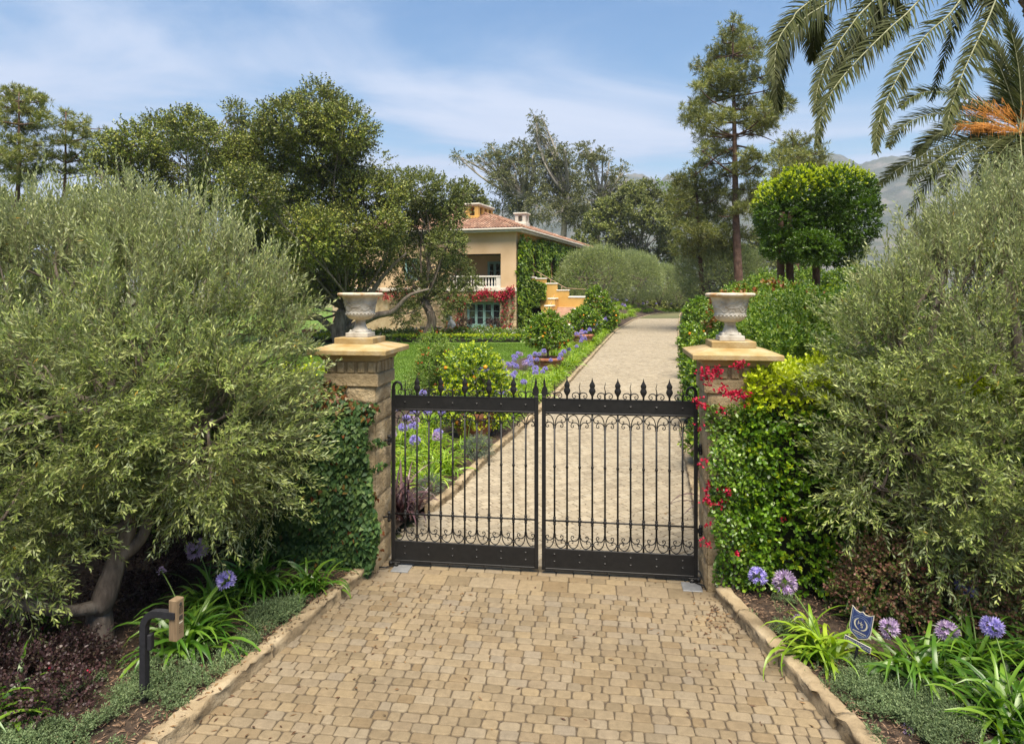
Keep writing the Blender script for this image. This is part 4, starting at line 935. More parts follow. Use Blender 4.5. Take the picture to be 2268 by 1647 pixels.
def house_creepers():
    base=hw(-.2,8,0); root=thing('wall_creeper','green creeper covering the side wall of the villa around its arched openings','creeper',base)
    n=52000; b=rng.random(n)*30; z=rng.random(n)*8.5; 
    # the creeper also wraps the upper stair parapet
    keep=np.ones(n,bool)
    for c0,c1 in[(3.5,5.3),(10.0,11.8),(13.2,15.0),(16.6,18.4),(20.0,21.8)]:
        inside=(b>c0+.05)&(b<c1-.05)&(z>4.7)&(z<6.4+np.sqrt(np.maximum(0,.81-(b-(c0+c1)/2)**2))); keep&=~inside
    keep&=~((z>8.0+.35*noise3(np.stack([b,z,0*b],-1),.8))&(b<6)&(rng.random(n)<.9)); keep&=~((b>23)&(rng.random(n)<.6))
    b=b[keep];z=z[keep]; n=len(b); out=.06+.2*rng.random(n)**2+.12*(1+noise3(np.stack([b,z,0*b],-1),1.1))
    P=OH+UH*(-out)[:,None]+SH*b[:,None]+ZG*z[:,None]
    D=nrm(np.array([0,0,-.8])+.6*rng.normal(size=(n,3))-UH*.35); N=nrm(-UH*1.0-SH*.2+np.array([0,0,.5])+.5*rng.normal(size=(n,3)))
    m=MB(); m.leaves(P,D,N,.26*(.7+.6*rng.random(n)),.22,'oval'); m.build('foliage',M['wallivy'],root)
    n=9000; a=-rng.random(n)*1.75; z=2.3+2.3*rng.random(n)-.0*a; keep=(z<4.75+a*.25)&~((a<-1.2)&(z<3.0)); a=a[keep];z=z[keep]; n=len(a)
    P=OH+UH*a[:,None]+SH*(2.95-.25*rng.random(n)**2)[:,None]+ZG*z[:,None]; D=nrm(np.array([0,0,-.8])+.6*rng.normal(size=(n,3))-SH*.3); N=nrm(-SH+np.array([0,0,.5])+.5*rng.normal(size=(n,3)))
    m=MB(); m.leaves(P,D,N,.2*(.7+.6*rng.random(n)),.17,'oval'); m.build('stair_foliage',M['wallivy'],root)
    m=MB()
    for k in range(18):
        b0=.3+rng.random()*22; m.tube([hw(-.03,b0,0),hw(-.05,b0+.4*rng.normal(),3),hw(-.04,b0+.8*rng.normal(),7)],[.05,.035,.015],5)
    m.build('stem',M['bark'],root)
    # bougainvillea over the ground-floor door
    root=thing('bougainvillea','crimson bougainvillea trained over the sea-green french doors of the villa','bougainvillea',hw(1.0,-.3,0))
    m=MB(); f=MB(); s=MB()
    def run(a0,a1,zf,n,dens,red):
        a=a0+(a1-a0)*rng.random(n); z=zf(a)+.22*rng.normal(size=n); P=OH+UH*a[:,None]+SH*(-.12-.3*rng.random(n))[:,None]+ZG*z[:,None]
        D=nrm(rng.normal(size=(n,3))); N=nrm(rng.normal(size=(n,3))-SH)
        r_=rng.random(n)<red; f.leaves(P[r_],D[r_],N[r_],.13,.12,'oval'); m.leaves(P[~r_],D[~r_],N[~r_],.12,.08,'oval')
    run(.05,1.2,lambda a:3.45+.25*np.sin(a*4),420,1,.75); run(1.0,4.2,lambda a:3.3+.15*np.sin(a*3),800,1,.72); run(4.2,6.5,lambda a:2.9,300,1,.35); run(9.5,13.5,lambda a:3.3+.2*np.sin(a*2),450,1,.6)
    for a0 in(.35,.9,1.2,4.85,5.3,6.2):
        n=140; z=.2+3.2*rng.random(n); a=a0+.12*rng.normal(size=n)+.15*np.sin(z*2); P=OH+UH*a[:,None]+SH*(-.12-.12*rng.random(n))[:,None]+ZG*z[:,None]; r_=rng.random(n)<.45
        D=nrm(rng.normal(size=(n,3))); f.leaves(P[r_],D[r_],nrm(rng.normal(size=(r_.sum(),3))),.12,.11,'oval'); m.leaves(P[~r_],D[~r_],nrm(rng.normal(size=((~r_).sum(),3))),.12,.08,'oval')
        for q in range(3): zz=np.linspace(0,3.3,8); s.tube(np.stack([hw(a0+.1*rng.normal()+.12*math.sin(z_*2+q),-.09,z_) for z_ in zz]),np.linspace(.03,.012,8),5,cap=False)
    m.build('foliage',M['rose'],root); f.build('flowers',M['bract'],root); s.build('stem',M['twig'],root)
house_creepers()
def terrace_pots():
    # burgundy shrubs in stone planters either side of the doors, white statue and trough in the rose beds
    for k,(a,lab) in enumerate(((4.3,'burgundy shrub in a low stone pot, left of the french doors'),(1.75,'burgundy shrub in a low stone pot, right of the french doors'))):
        b=hw(a,-.9,.0); root=thing('potted_shrub',lab,'potted plant',b,'potted shrubs at the french doors'); m=MB(); m.lathe([(.22,0),(.3,.3),(.36,.42),(.36,.47),(.3,.46),(.1,.4)],b,14); m.build('pot',M['rubble'],root)
        m=MB(); P,D=blob_pts([(*(b+[0,0,.85]),.5,.5,.4)],60); shoots(m,P,D,.25,6,.9,.12,.07,0,'oval'); m.build('foliage',M['lorp'],root)
    b=gp(999,757); b=np.array([(999-CX)/F*53,53.0,.06]); root=thing('lion_statue','small white seated lion statue among the white roses','statue',b)
    m=MB(); m.bbox(b+np.array([-.45,-.3,0]),b+np.array([.45,.3,.75]),.03); m.build('pedestal',M['rubble'],root)
    m=MB(); m.tube([b+[.25,0,.78],b+[.12,0,1.0],b+[-.02,0,1.25],b+[-.08,0,1.4]],[.2,.24,.2,.14],10); m.lathe([(.01,-.2),(.16,-.15),(.21,0),(.16,.15),(.01,.2)],b+[-.12,0,1.5],12); m.tube([b+[-.18,-.03,1.46],b+[-.36,-.05,1.42]],[.11,.08],8); m.tube([b+[-.15,-.1,1.15],b+[-.2,-.1,.77]],[.07,.06],8); m.tube([b+[-.15,.1,1.15],b+[-.2,.1,.77]],[.07,.06],8); m.tube([b+[.2,-.17,.85],b+[-.02,-.18,.8]],[.1,.06],8); m.tube(spline([b+[.4,0,.85],b+[.55,.05,.8],b+[.55,.1,1.0]],8),.035,6); m.build('lion',M['statue'],root)
    b=np.array([(955-CX)/F*54,54.0,.06]); m=MB(); m.lathe([(.7,0),(.75,.1),(.62,.16),(.6,.5),(.85,.66),(.92,.72),(.9,.8),(.75,.8),(.7,.62),(.05,.6)],b,20); o=m.build('stone_basin',M['rubble']); recenter(o,b); tag(o,'round stone basin between the roses, left of the lion statue','basin')
terrace_pots()
# ---------------------------------------------------------------- near planting
def olive(name,label,base,trunk_paths,blobs,per_m2,topzone=None,n=10,L=.074,W=.0165,gap=-.72,r=rng,group=None,sub=5):
    root=thing(name,label,'olive tree',base,group); m=MB()
    for P,r0,r1 in trunk_paths:
        Q=spline(P,16); rr=np.linspace(r0,r1,16)*(1+.1*np.sin(np.linspace(0,14,16))); m.tube(Q,rr,11,0)
    ends=[np.array(P[-1]) for P,_,_ in trunk_paths]
    limbs_to(m,lambda c: min(ends,key=lambda e:np.linalg.norm(e-c)),blobs,.05,.016,0,sub,r,6,.1,.3)
    m.build('trunk',M['bark'],root)
    m=MB(); P,D=blob_pts(blobs,per_m2/6.5,.45,.2,.5,gap,1.5,.6,r=r,zmin=.35)
    # long sprays leave the crown, each with side shoots that share its direction
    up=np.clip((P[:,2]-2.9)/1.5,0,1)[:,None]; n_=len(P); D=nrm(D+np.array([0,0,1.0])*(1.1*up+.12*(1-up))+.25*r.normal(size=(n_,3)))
    SL=(.42+.4*r.random(n_)); dr=.09*(1-up[:,0])+.02
    P0=P-D*SL[:,None]*.45; k_=9; tt=np.linspace(.18,1.0,k_)
    pos=P0[:,None]+D[:,None]*SL[:,None,None]*tt[None,:,None]; pos[...,2]-=dr[:,None]*tt[None]**2
    tan=np.repeat(D[:,None],k_,1).copy(); tan[...,2]-=2*dr[:,None]/SL[:,None]*tt[None]*.5; tan=nrm(tan)
    side=nrm(np.cross(D,r.normal(size=(n_,3))))[:,None]; w2=np.cross(D[:,None],side); ph=np.arange(k_)[None]*2.2+r.random((n_,1))*6
    sd=nrm(tan*.85+(side*np.cos(ph)[...,None]+w2*np.sin(ph)[...,None])*(.75-.55*tt)[None,:,None]+np.array([0,0,.18]))
    lit=(up+.25*r.normal(size=up.shape))[:,0]>.62  # upper sprays get the paler leaf, so the crown top looks sunlit
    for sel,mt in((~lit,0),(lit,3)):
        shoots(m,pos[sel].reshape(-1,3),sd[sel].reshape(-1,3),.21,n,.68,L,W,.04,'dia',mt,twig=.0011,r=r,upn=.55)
    for e in range(n_):
        pass
    q=np.arange(n_)*6; a=P0; b=P0+D*SL[:,None]*.5-np.array([0,0,1.])*(dr*.25)[:,None]; c=P0+D*SL[:,None]-np.array([0,0,1.])*dr[:,None]; s_=nrm(np.cross(D,np.array([.3,1,.2])))*.0026
    V=np.stack([a-s_*1.3,a+s_*1.3,b+s_,b-s_,c+s_*.4,c-s_*.4],1).reshape(-1,3); m.add(V,np.concatenate([q[:,None]+np.array([0,1,2,3]),q[:,None]+np.array([3,2,4,5])]),1)
    # long upright water shoots along the top
    if topzone is not None:
        k,h=topzone; o=np.argsort(-P[:,2]-.7*r.random(n_))[:max(k,n_//4)]; o=r.choice(o,k,replace=len(o)<k)
        d=nrm(np.array([0,0,1.0])+.2*r.normal(size=(k,3))); shoots(m,P[o]+.12*r.normal(size=(k,3)),d,h,22,.42,L*1.1,W*1.1,0,'dia',3,twig=.0024,r=r,upn=.2,t0=.2)
    kk=r.choice(n_,n_//6,replace=False); m.leaves(P[kk]+D[kk]*.2,nrm(D[kk]+r.normal(size=(len(kk),3))),nrm(r.normal(size=(len(kk),3))),L,W,'dia',2)
    m.build('crown',[M['olive'],M['twig'],M['olive_dead'],M['olive_lit']],root)
    return root
def B(px,py,Y,r,rz=None): c=at(px,py,Y); return (*c,r,r,rz or r)
ob=gp(218,1452); ob[2]=.03
olive('olive_tree','large silvery olive tree with a leaning trunk, spreading over the intercom post',ob,
 [([ob+[0,0,-.1],ob+[-.02,.05,.4],at(228,1330,7.0),at(262,1230,7.15),at(285,1160,7.2)],.135,.085),
  ([at(262,1235,7.13),at(318,1180,7.3),at(332,1090,7.5),at(390,1020,7.7)],.075,.05),
  ([at(285,1160,7.2),at(270,1040,7.35),at(250,900,7.6)],.07,.045),
  ([at(228,1340,7.0),at(150,1352,6.7),at(60,1340,6.6),at(-60,1310,6.7)],.065,.045)],
 [B(40,690,7.9,1.05),B(215,650,8.3,1.0),B(370,650,8.1,.9),B(490,725,8.1,.8),B(575,800,8.0,.55),B(320,820,7.4,1.05),B(90,930,7.1,1.15),B(470,930,7.4,.9),B(575,985,7.9,.5),B(225,930,7.1,.68),B(0,1120,6.7,.72),B(430,1030,7.6,.46),B(560,1090,7.9,.38),B(95,1180,6.6,.34),B(40,1280,6.4,.24),B(-180,800,8,1.5),B(300,560,8.4,.6),B(120,580,8.4,.7),B(620,730,8.2,.28),B(-120,1050,7,1.1),B(625,900,8.1,.3),B(470,1090,7.7,.22)],
 140,(430,.6))
rb=np.array([5.3,7.9,.05])
olive('olive_tree','large silvery olive tree overhanging the shield sign and bronze shrub',rb,
 [([rb,rb+[-.1,.05,.7],rb+[-.25,0,1.3]],.15,.1),([rb+[-.25,0,1.3],at(2140,930,8.0),at(2060,860,8.1),at(2090,560,8.4)],.085,.035),([rb+[-.25,0,1.3],at(2250,850,7.9),at(2230,600,8.2)],.09,.05)],
 [B(2200,610,8.3,.9),B(2100,690,8.1,.9),B(1975,800,8.0,.72),B(1935,930,7.8,.42),B(2200,830,7.5,1.0),B(2020,980,7.5,.75),B(1925,1060,7.6,.38),B(2230,1080,7.1,.8),B(2080,1130,7.2,.45),B(2330,700,8,1.3),B(2350,1000,7.2,1.2),B(2240,540,8.6,.6),B(2090,590,8.6,.45),B(1965,690,8.3,.42),B(2350,520,8.5,.8),B(2210,1210,6.9,.36)],
 132,(300,.6))
# ---- clipped hedges
def hedge(name,label,c0,ex,ey,Lx,Ly,Hz,per_m2,leaf,mats,tip=True,n=6,sl=.16,core='core',cat='hedge',bulge=.08,faces=('f','t','l','r'),kindn='oval',tipz=.38,z0=.12):
    c0=np.array(c0,float); ex=np.array(ex,float); ey=np.array(ey,float); root=thing(name,label,cat,c0+ex*Lx/2+ey*Ly/2); c0=c0.copy()
    m=MB(); m.frame(c0,ex,ey,ZG); m.bbox((.22,.22,.0),(Lx-.22,Ly-.22,Hz-.24),.05); m.build('branches',M[core],root)  # solid dark box added in place of the hedge's shaded inside
    Ps=[];Ds=[]
    def face(A,u,v,nn,lu,lv):
        k=int(lu*lv*per_m2); a=rng.random(k)*lu; b=rng.random(k)*lv; p=A+u*a[:,None]+v*b[:,None]; 
        p=p+nn*(bulge*noise3(p,2.2)+.04*rng.normal(size=k)-.08)[:,None]; Ps.append(p); Ds.append(nrm(nn*.9+ZG*.45+.45*rng.normal(size=(k,3))))
    if 'f' in faces: face(c0+ZG*z0,ex,ZG,-ey,Lx,Hz-z0)
    if 'b' in faces: face(c0+ey*Ly+ZG*z0,ex,ZG,ey,Lx,Hz-z0)
    if 'l' in faces: face(c0+ZG*z0,ey,ZG,-ex,Ly,Hz-z0)
    if 'r' in faces: face(c0+ex*Lx+ZG*z0,ey,ZG,ex,Ly,Hz-z0)
    if 't' in faces: face(c0+ZG*Hz,ex,ey,ZG,Lx,Ly)
    P=np.concatenate(Ps); D=np.concatenate(Ds); top=P[:,2]>c0[2]+Hz-tipz-.12*rng.random(len(P))
    m=MB(); shoots(m,P[~top],D[~top],sl,n,.85,leaf,leaf*.55,.1,kindn,0)
    if tip:
        D[top]=nrm(D[top]+ZG*.25); shoots(m,P[top],D[top],sl*.85,n+1,.8,leaf,leaf*.52,0,kindn,1); 
        sp=rng.random(len(P))<.10; shoots(m,P[sp&~top],D[sp&~top],sl*1.1,n,.8,leaf,leaf*.52,0,kindn,1)
    m.build('foliage',mats,root); return root
hedge('hedge','tall hedge with yellow-green new growth on top, right of the bougainvillea-draped pillar',PR+TG*.12-NG*.52,TG,NG,5.2,1.5,2.70,290,.072,[M['hedge'],M['young']])
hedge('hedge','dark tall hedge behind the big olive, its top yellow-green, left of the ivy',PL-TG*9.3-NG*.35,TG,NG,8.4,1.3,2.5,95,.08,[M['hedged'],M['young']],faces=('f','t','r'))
def ivy():
    base=PL-TG*.75-NG*.2; root=thing('ivy','dark green ivy with reddish top shoots wrapped round the left pillar and wall','ivy',base)
    m=MB(); m.frame(PL,TG,NG,ZG); m.bbox((-1.45,-.28,0),(-.345,.2,2.3),.03); m.build('garden_wall',M['stone'],root)
    m=MB(); n=17000; a=-1.5+2.05*rng.random(n); z=.06+2.52*rng.random(n); edge=.36+.09*noise3(np.stack([z*1.2,z*0,z*0],-1),1.5)+.05*np.sin(z*3)-.1*np.clip(.6-z,0,1)
    keep=(a<edge)&(z<2.5-.25*np.clip((a-(-.2))/.4,0,1)+.05*noise3(np.stack([a,0*a,0*a],-1),3)); a=a[keep];z=z[keep];n=len(a)
    q=np.stack([a,z,0*a],-1); dep=-.42-.10*noise3(q,1.6)-.10*rng.random(n)-.12*np.sin(np.clip((z)/2.5,0,1)*np.pi)
    P=PL+TG*a[:,None]+NG*dep[:,None]+ZG*z[:,None]; D=nrm(np.array([0,0,-1.0])+.5*rng.normal(size=(n,3))-NG*.25); N=nrm(-NG+ZG*.55+.38*rng.normal(size=(n,3)))
    red=(z>2.12+.2*rng.random(n))&(rng.random(n)<.65)|(rng.random(n)<.03)
    L=.062*(.6+.7*rng.random(n)); m.leaves(P[~red],D[~red],N[~red],L[~red],L[~red]*.85,'heart',0,.1); m.leaves(P[red],D[red],N[red],L[red],L[red]*.8,'heart',1,.1)
    n=3500; a=-1.5+1.45*rng.random(n); b=-.45+.95*rng.random(n); z=2.48+.12*noise3(np.stack([a,b,0*a],-1),2)+.06*rng.random(n); P=PL+TG*a[:,None]+NG*b[:,None]+ZG*z[:,None]; D=nrm(rng.normal(size=(n,3))*[1,1,.4]); N=nrm(ZG+.4*rng.normal(size=(n,3))); red=rng.random(n)<.55
    L=.062*(.6+.7*rng.random(n)); m.leaves(P[~red],D[~red],N[~red],L[~red],L[~red]*.8,'heart',0,.1); m.leaves(P[red],D[red],N[red],L[red],L[red]*.75,'heart',1,.1)
    # loose runners hanging over the stone and hinges
    for z0,a0 in((1.72,.42),(1.35,.38),(.95,.36),(.55,.36),(2.2,.4),(.35,.34)):
        b0=PL+TG*(a0-.12)-NG*.40+ZG*z0; e=b0+TG*(.1+.16*rng.random())+ZG*.12*rng.normal()-NG*.06; Pq=curve(b0,e,(0,0,.05),8); m.tube(Pq,.003,4,2,cap=False)
        k=34; t=rng.random(k); p=np.stack([np.interp(t,np.linspace(0,1,8),Pq[:,i]) for i in range(3)],-1)+.03*rng.normal(size=(k,3)); m.leaves(p,nrm(np.array([0,0,-1.0])+.6*rng.normal(size=(k,3))),nrm(-NG+.5*rng.normal(size=(k,3))),.055,.045,'heart',0 if z0>1 else 1)
    m.build('foliage',[M['ivy'],M['ivyred'],M['twig']],root)
ivy()
def bougain():
    base=gp(1590,1322); root=thing('bougainvillea','red bougainvillea trailing over the right gate pillar beside the hedge','bougainvillea',base)
    m=MB(); n=6000; z=.05+2.3*rng.random(n)**.95; a=-.36+.75*rng.random(n); edge=-.35+.07*noise3(np.stack([z,0*z,0*z],-1),2.2)+.07*np.clip(1.2-z,0,1)
    keep=(a>edge)&(z>.15+.35*rng.random(n)*(a>.1)); a=a[keep];z=z[keep];n=len(a); dep=-.42-.14*rng.random(n)-.12*noise3(np.stack([a,z,0*a],-1),2)
    P=PR+TG*a[:,None]+NG*dep[:,None]+ZG*z[:,None]; D=nrm(-ZG*.3+.8*rng.normal(size=(n,3))-NG*.4); N=nrm(-NG+ZG*.7+.5*rng.normal(size=(n,3)))
    hi=rng.random(n)<np.clip((z-1.2)/1.5,0.1,.7); L=.052*(.6+.7*rng.random(n)); m.leaves(P[~hi],D[~hi],N[~hi],L[~hi],L[~hi]*.6,'oval',0); m.leaves(P[hi],D[hi],N[hi],L[hi],L[hi]*.6,'oval',1)
    m.build('foliage',[M['hedge'],M['bougl']],root)
    f=MB()
    cl=[(1562,838,28,.06),(1577,824,24,.05),(1560,822,16,.05),(1590,830,16,.045),(1601,866,26,.055),(1622,872,22,.05),(1640,876,30,.06),(1655,872,12,.03),(1632,812,16,.04),(1645,806,12,.03),(1576,1083,24,.05),(1606,1086,24,.05),(1563,1108,20,.045),(1592,1116,20,.045),(1568,1206,14,.035),(1545,892,20,.04),(1557,903,10,.03),(1737,1155,7,.03),(1566,1163,6,.02),(1549,945,8,.03),(1632,1223,8,.03),(1560,1025,9,.03),(1600,905,10,.03)]
    for px,py,k,s in cl:
        k=max(3,int(k*.7))
        c=at(px,py,8.12 if px<1560 else 8.16); p=c+s*rng.normal(size=(k,3))*[1,.5,.8]
        for q in range(3):
            D=nrm(rng.normal(size=(k,3))); f.leaves(p+.008*rng.normal(size=(k,3)),D,nrm(rng.normal(size=(k,3))-NG*.6),.034,.029,'oval',0,.3)
    f.build('flowers',M['bract'],root)
    s=MB()
    for a0 in(-.2,-.05,.15): s.tube(spline([PR+TG*a0-NG*.40,PR+TG*(a0+.06)-NG*.42+ZG*.6,PR+TG*(a0-.05)-NG*.41+ZG*1.5,PR+TG*(a0+.1)-NG*.42+ZG*2.3],12),np.linspace(.022,.008,12),6)
    s.build('stem',M['bark'],root)
bougain()
# ---- agapanthus
def aga_foliage(r,n,Lm,Wm,mat,segs=7):
    m=MB(); az=r.random(n)*6.28; el=rad(84)-r.random(n)**1.1*rad(58); base=np.stack([.1*r.normal(size=n),.1*r.normal(size=n),np.full(n,-.02)],-1)
    ribbons(m,base,az,el,Lm*(.6+.6*r.random(n)),Wm*(.75+.5*r.random(n)),rad(75)+rad(75)*r.random(n),segs,.22,0,1.5,.25,r)
    return m
def aga_head(r,R=.085,n=60,bud=False):
    m=MB(); d=nrm(r.normal(size=(n*2,3))); d=d[d[:,2]>-.55][:n]; n=len(d); rr=R*(.75+.35*r.random(n)); tip=d*rr[:,None]
    sd=nrm(np.cross(d,r.normal(size=(n,3))))*.0012; V=np.stack([-sd,sd,tip*.62+sd,tip*.62-sd],1).reshape(-1,3); m.add(V,np.arange(n*4).reshape(n,4),1)
    for k in range(6):
        a=k*np.pi/3; u=nrm(np.cross(d,r.normal(size=(n,3))*0+np.array([.3,.8,.5]))); v=np.cross(d,u); pd=nrm(d*.85+(u*np.cos(a)+v*np.sin(a))*(.25 if bud else .62)); m.leaves(tip*.6,pd,nrm(d*.5-(u*np.cos(a)+v*np.sin(a))),R*.46,R*.15,'dia',0,.1)
    return m
def agapanthus(label,loc,seed,n,Lm,Wm,mat,stems,group,head=('violet',),headmat=None):
    r=np.random.default_rng(seed); root=thing('agapanthus',label,'agapanthus',loc,group); m=aga_foliage(r,n,Lm,Wm,mat); m.v=[v+np.array(loc) for v in m.v]; m.build('foliage',M[mat],root)
    for (dx,dy,h,R,hm) in stems:
        e=np.array([dx,dy,h]); P=curve((0.02,0.02,0),e,(-.3*dx,-.3*dy,.12*h),10)+np.array(loc); m=MB(); m.tube(P,np.linspace(.0085,.006,10),7); st=m.build('flower_stem',M['stem'],root)
        hd=aga_head(r,R,54 if R>.06 else 30,R<.06); hd.v=[v+P[-1] for v in hd.v]; hd.build('flower_head',[M[hm],M['stem']],st)
    return root
def stem_to(loc,px,py,Y): q=at(px,py,Y); return tuple(q-np.array(loc))
def near_aga(label,bx,by,seed,n,Lm,Wm,mat,fl=()):
    loc=gp(bx,by,.08); stems=[(*stem_to(loc,px,py,loc[1]+dy),R,hm) for px,py,dy,R,hm in fl]
    return agapanthus(label,loc,seed,n,Lm,Wm,mat,stems,'agapanthus clumps in the front beds')
near_aga('large dark-green agapanthus clump right behind the intercom keypad, two violet heads above',412,1432,11,125,.74,.042,'aga',[(500,1286,.15,.11,'violet'),(358,1264,.25,.05,'mauve')])
near_aga('agapanthus clump at the foot of the dark hedge with one tall violet-mauve head',470,1352,12,95,.68,.04,'aga',[(437,1217,.1,.135,'mauve')])
near_aga('agapanthus clump of broad arching leaves under the hanging olive twigs, without flowers',568,1308,13,130,.7,.042,'aga')
near_aga('small spiky agapanthus clump by the kerb at the foot of the ivy',682,1308,14,85,.52,.036,'aga')
near_aga('dark agapanthus clump between the olive trunk and the left picture edge',62,1412,15,80,.6,.038,'aga')
near_aga('agapanthus leaves reaching in at the bottom left corner beside the purple shrub',-30,1612,16,60,.62,.045,'aga')
near_aga('bright yellow-green agapanthus clump directly left of the shield sign',1822,1452,17,100,.62,.042,'agal',[(1679,1276,.4,.105,'violet'),(1738,1290,.3,.135,'mauve'),(1768,1376-8,.2,.05,'mauve')])
near_aga('agapanthus clump right of the shield sign with two fading mauve heads',2035,1502,18,105,.72,.042,'aga',[(1971,1393,.15,.11,'mauve'),(2097,1399,.15,.115,'mauve')])
near_aga('agapanthus clump below the big violet flower head at the right edge',2165,1478,19,90,.75,.042,'aga',[(2141,1302,.5,.12,'violet'),(2262,1480,-.1,.04,'mauve')])
near_aga('agapanthus clump filling the bottom right corner of the bed',2245,1612,20,110,.7,.045,'aga',[(2199,1389,.35,.105,'violet'),(2010,1615,-.05,.05,'mauve')])
near_aga('dark agapanthus clump between the hedge foot and the bronze shrub',1925,1372,21,55,.6,.036,'aga')
near_aga('agapanthus clump under the right olive near the picture edge, behind the others',2330,1500,22,70,.7,.042,'aga')
# ---- low shrubs
def shrub(name,label,blobs,per_m2,leaf,wid,mats,cat='shrub',n=8,sl=.22,kindn='oval',core=True,tipmat=None,up=.35,ang=.9,group=None,flowers=None,prune=.6,stemmat='bark',droop=.08):
    c=np.mean([b[:3] for b in blobs],0); base=np.array([c[0],c[1],.05]); root=thing(name,label,cat,base,group); m=MB()
    for b in blobs:
        for k in range(3): m.tube(curve(base+[.05*rng.normal(),.05*rng.normal(),0],np.array(b[:3])+.3*b[3]*rng.normal(size=3),(0,0,.1),6),np.linspace(.02,.008,6)*max(1,b[3]),5)
    m.build('stems',M[stemmat],root)
    m=MB(); P,D=blob_pts(blobs,per_m2,.45,up,.8,None,1,prune,zmin=.08); shoots(m,P,D,sl,n,ang,leaf,wid,droop,kindn,0,tipmat=tipmat,twig=.0015 if leaf<.06 else None,twigmat=len(mats)-1 if leaf<.06 else 0); m.build('foliage',mats,root)
    if flowers:
        fm,k,s=flowers; f=MB(); i=rng.choice(len(P),k,replace=len(P)<k); p=P[i]+D[i]*sl*.8
        for q in range(5): f.leaves(p+.3*s*rng.normal(size=p.shape),nrm(rng.normal(size=p.shape)+D[i]),nrm(rng.normal(size=p.shape)+D[i]),s,s*.8,'oval',0,.3)
        f.build('flowers',M[fm],root)
    return root
def S(px,py,Y,r,rz=None): c=at(px,py,Y); return (c[0],c[1],c[2],r,r,rz or r)
shrub('loropetalum','purple-leaved low shrub in the bottom left corner below the olive trunk',[S(60,1530,6.1,.42,.3),S(150,1480,6.5,.35,.27),S(-60,1500,6.2,.5,.35),S(20,1440,6.9,.35,.28),S(120,1560,5.9,.28,.2)],320,.034,.022,[M['lorp'],M['lorp']],n=9,sl=.16,flowers=('bract',14,.018))
shrub('loropetalum','purple-leaved shrub in the shade behind the olive trunk',[S(320,1255,8.4,.38,.3),S(420,1190,8.75,.32,.25),S(260,1330,7.9,.35,.26)],260,.034,.022,[M['lorp'],M['lorp']],n=9,sl=.16)
shrub('loropetalum','bronze-pink and green leaved shrub under the right olive, behind the shield sign',[S(1960,1290,7.6,.45,.4),S(2080,1290,7.5,.5,.42),S(2210,1330,7.3,.5,.4),S(2010,1230,7.9,.4,.35),S(1915,1330,7.7,.3,.28),S(2300,1260,7.5,.55,.5),S(2120,1220,7.8,.4,.35)],240,.04,.027,[M['lorg'],M['lorg']],n=9,sl=.22,flowers=('bract',22,.018))
def ground_cover():
    m=MB()
    def patch(px,py,rx,n,h=.085):
        n=int(n*.62); c=gp(px,py,.08); p=np.stack([c[0]+rx*rng.normal(size=n)*.5,c[1]+rx*1.1*rng.normal(size=n)*.5,np.zeros(n)],-1); 
        k=np.array([(x<kl(y)-.12) if x<0 else (x>kr(y)+.12) for x,y,_ in p]); p=p[k]; n=len(p); dd=np.linalg.norm((p-c)[:,:2],axis=1)/rx
        p[:,2]=.08+h*np.clip(1-dd**2,.05,1)*(.55+.5*rng.random(n))+.03*noise3(p*3,2); D=nrm(ZG+.75*rng.normal(size=(n,3))); q=noise3(p,2.6)>-.12; shoots(m,p[q],D[q],.08,9,.9,.026,.0115,.05,'dia')
    for px,py,rx,n in((150,1630,.5,1500),(260,1560,.5,1500),(400,1560,.2,200),(440,1500,.45,1500),(520,1440,.3,800),(470,1570,.25,300),(600,1365,.36,1300),(660,1350,.22,500),(540,1390,.3,800),(250,1640,.3,500),(40,1645,.5,1000),(300,1500,.3,450),(200,1545,.4,800),(110,1600,.4,900),
        (1700,1375,.28,1300),(1735,1345,.22,700),(1760,1400,.2,400),(1960,1560,.5,1900),(2060,1600,.5,1700),(1930,1500,.28,700),(2000,1640,.5,1400),(2120,1640,.5,1300),(2180,1560,.4,800),(1970,1480,.22,400),(2080,1530,.4,900),(1905,1530,.2,400)): patch(px,py,rx,n)
    kind(m.build('ground_cover',M['cover']),'stuff')
ground_cover()
# ---------------------------------------------------------------- planting behind the gate
ap=[agapanthus('x',(0,0,0),31+i,int(n*1.5),.66,.036,'agal',st,'agapanthus clumps along the drive') for i,(n,st) in enumerate([
    (70,[(.15,-.2,1.0,.125,'violet'),(-.25,-.1,.92,.115,'violet')]),(75,[]),(65,[(.2,.1,1.02,.12,'mauve'),(-.1,-.25,.95,.13,'violet'),(.05,.25,1.05,.115,'violet')]),(80,[(-.15,-.2,.9,.115,'violet')])])]
used=[False]*4
def put_aga(k,loc,label,sc=1.0):
    rz=rng.random()*6.28
    if not used[k]: o=ap[k]; used[k]=True; o.location=loc; o.rotation_euler=(0,0,rz); o.scale=(sc,)*3; o['label']=label
    else: dup(ap[k],loc,rz,sc,label)
rowname=['in the row next to the left kerb','in the middle row of the left bed','in the lawn-side row of the left bed']
POTS=[(1050,17.2),(1213,30.8),(1289,45.0),(1322,59.0)]
potxy=[((px-CX)/F*Y,Y) for px,Y in POTS]
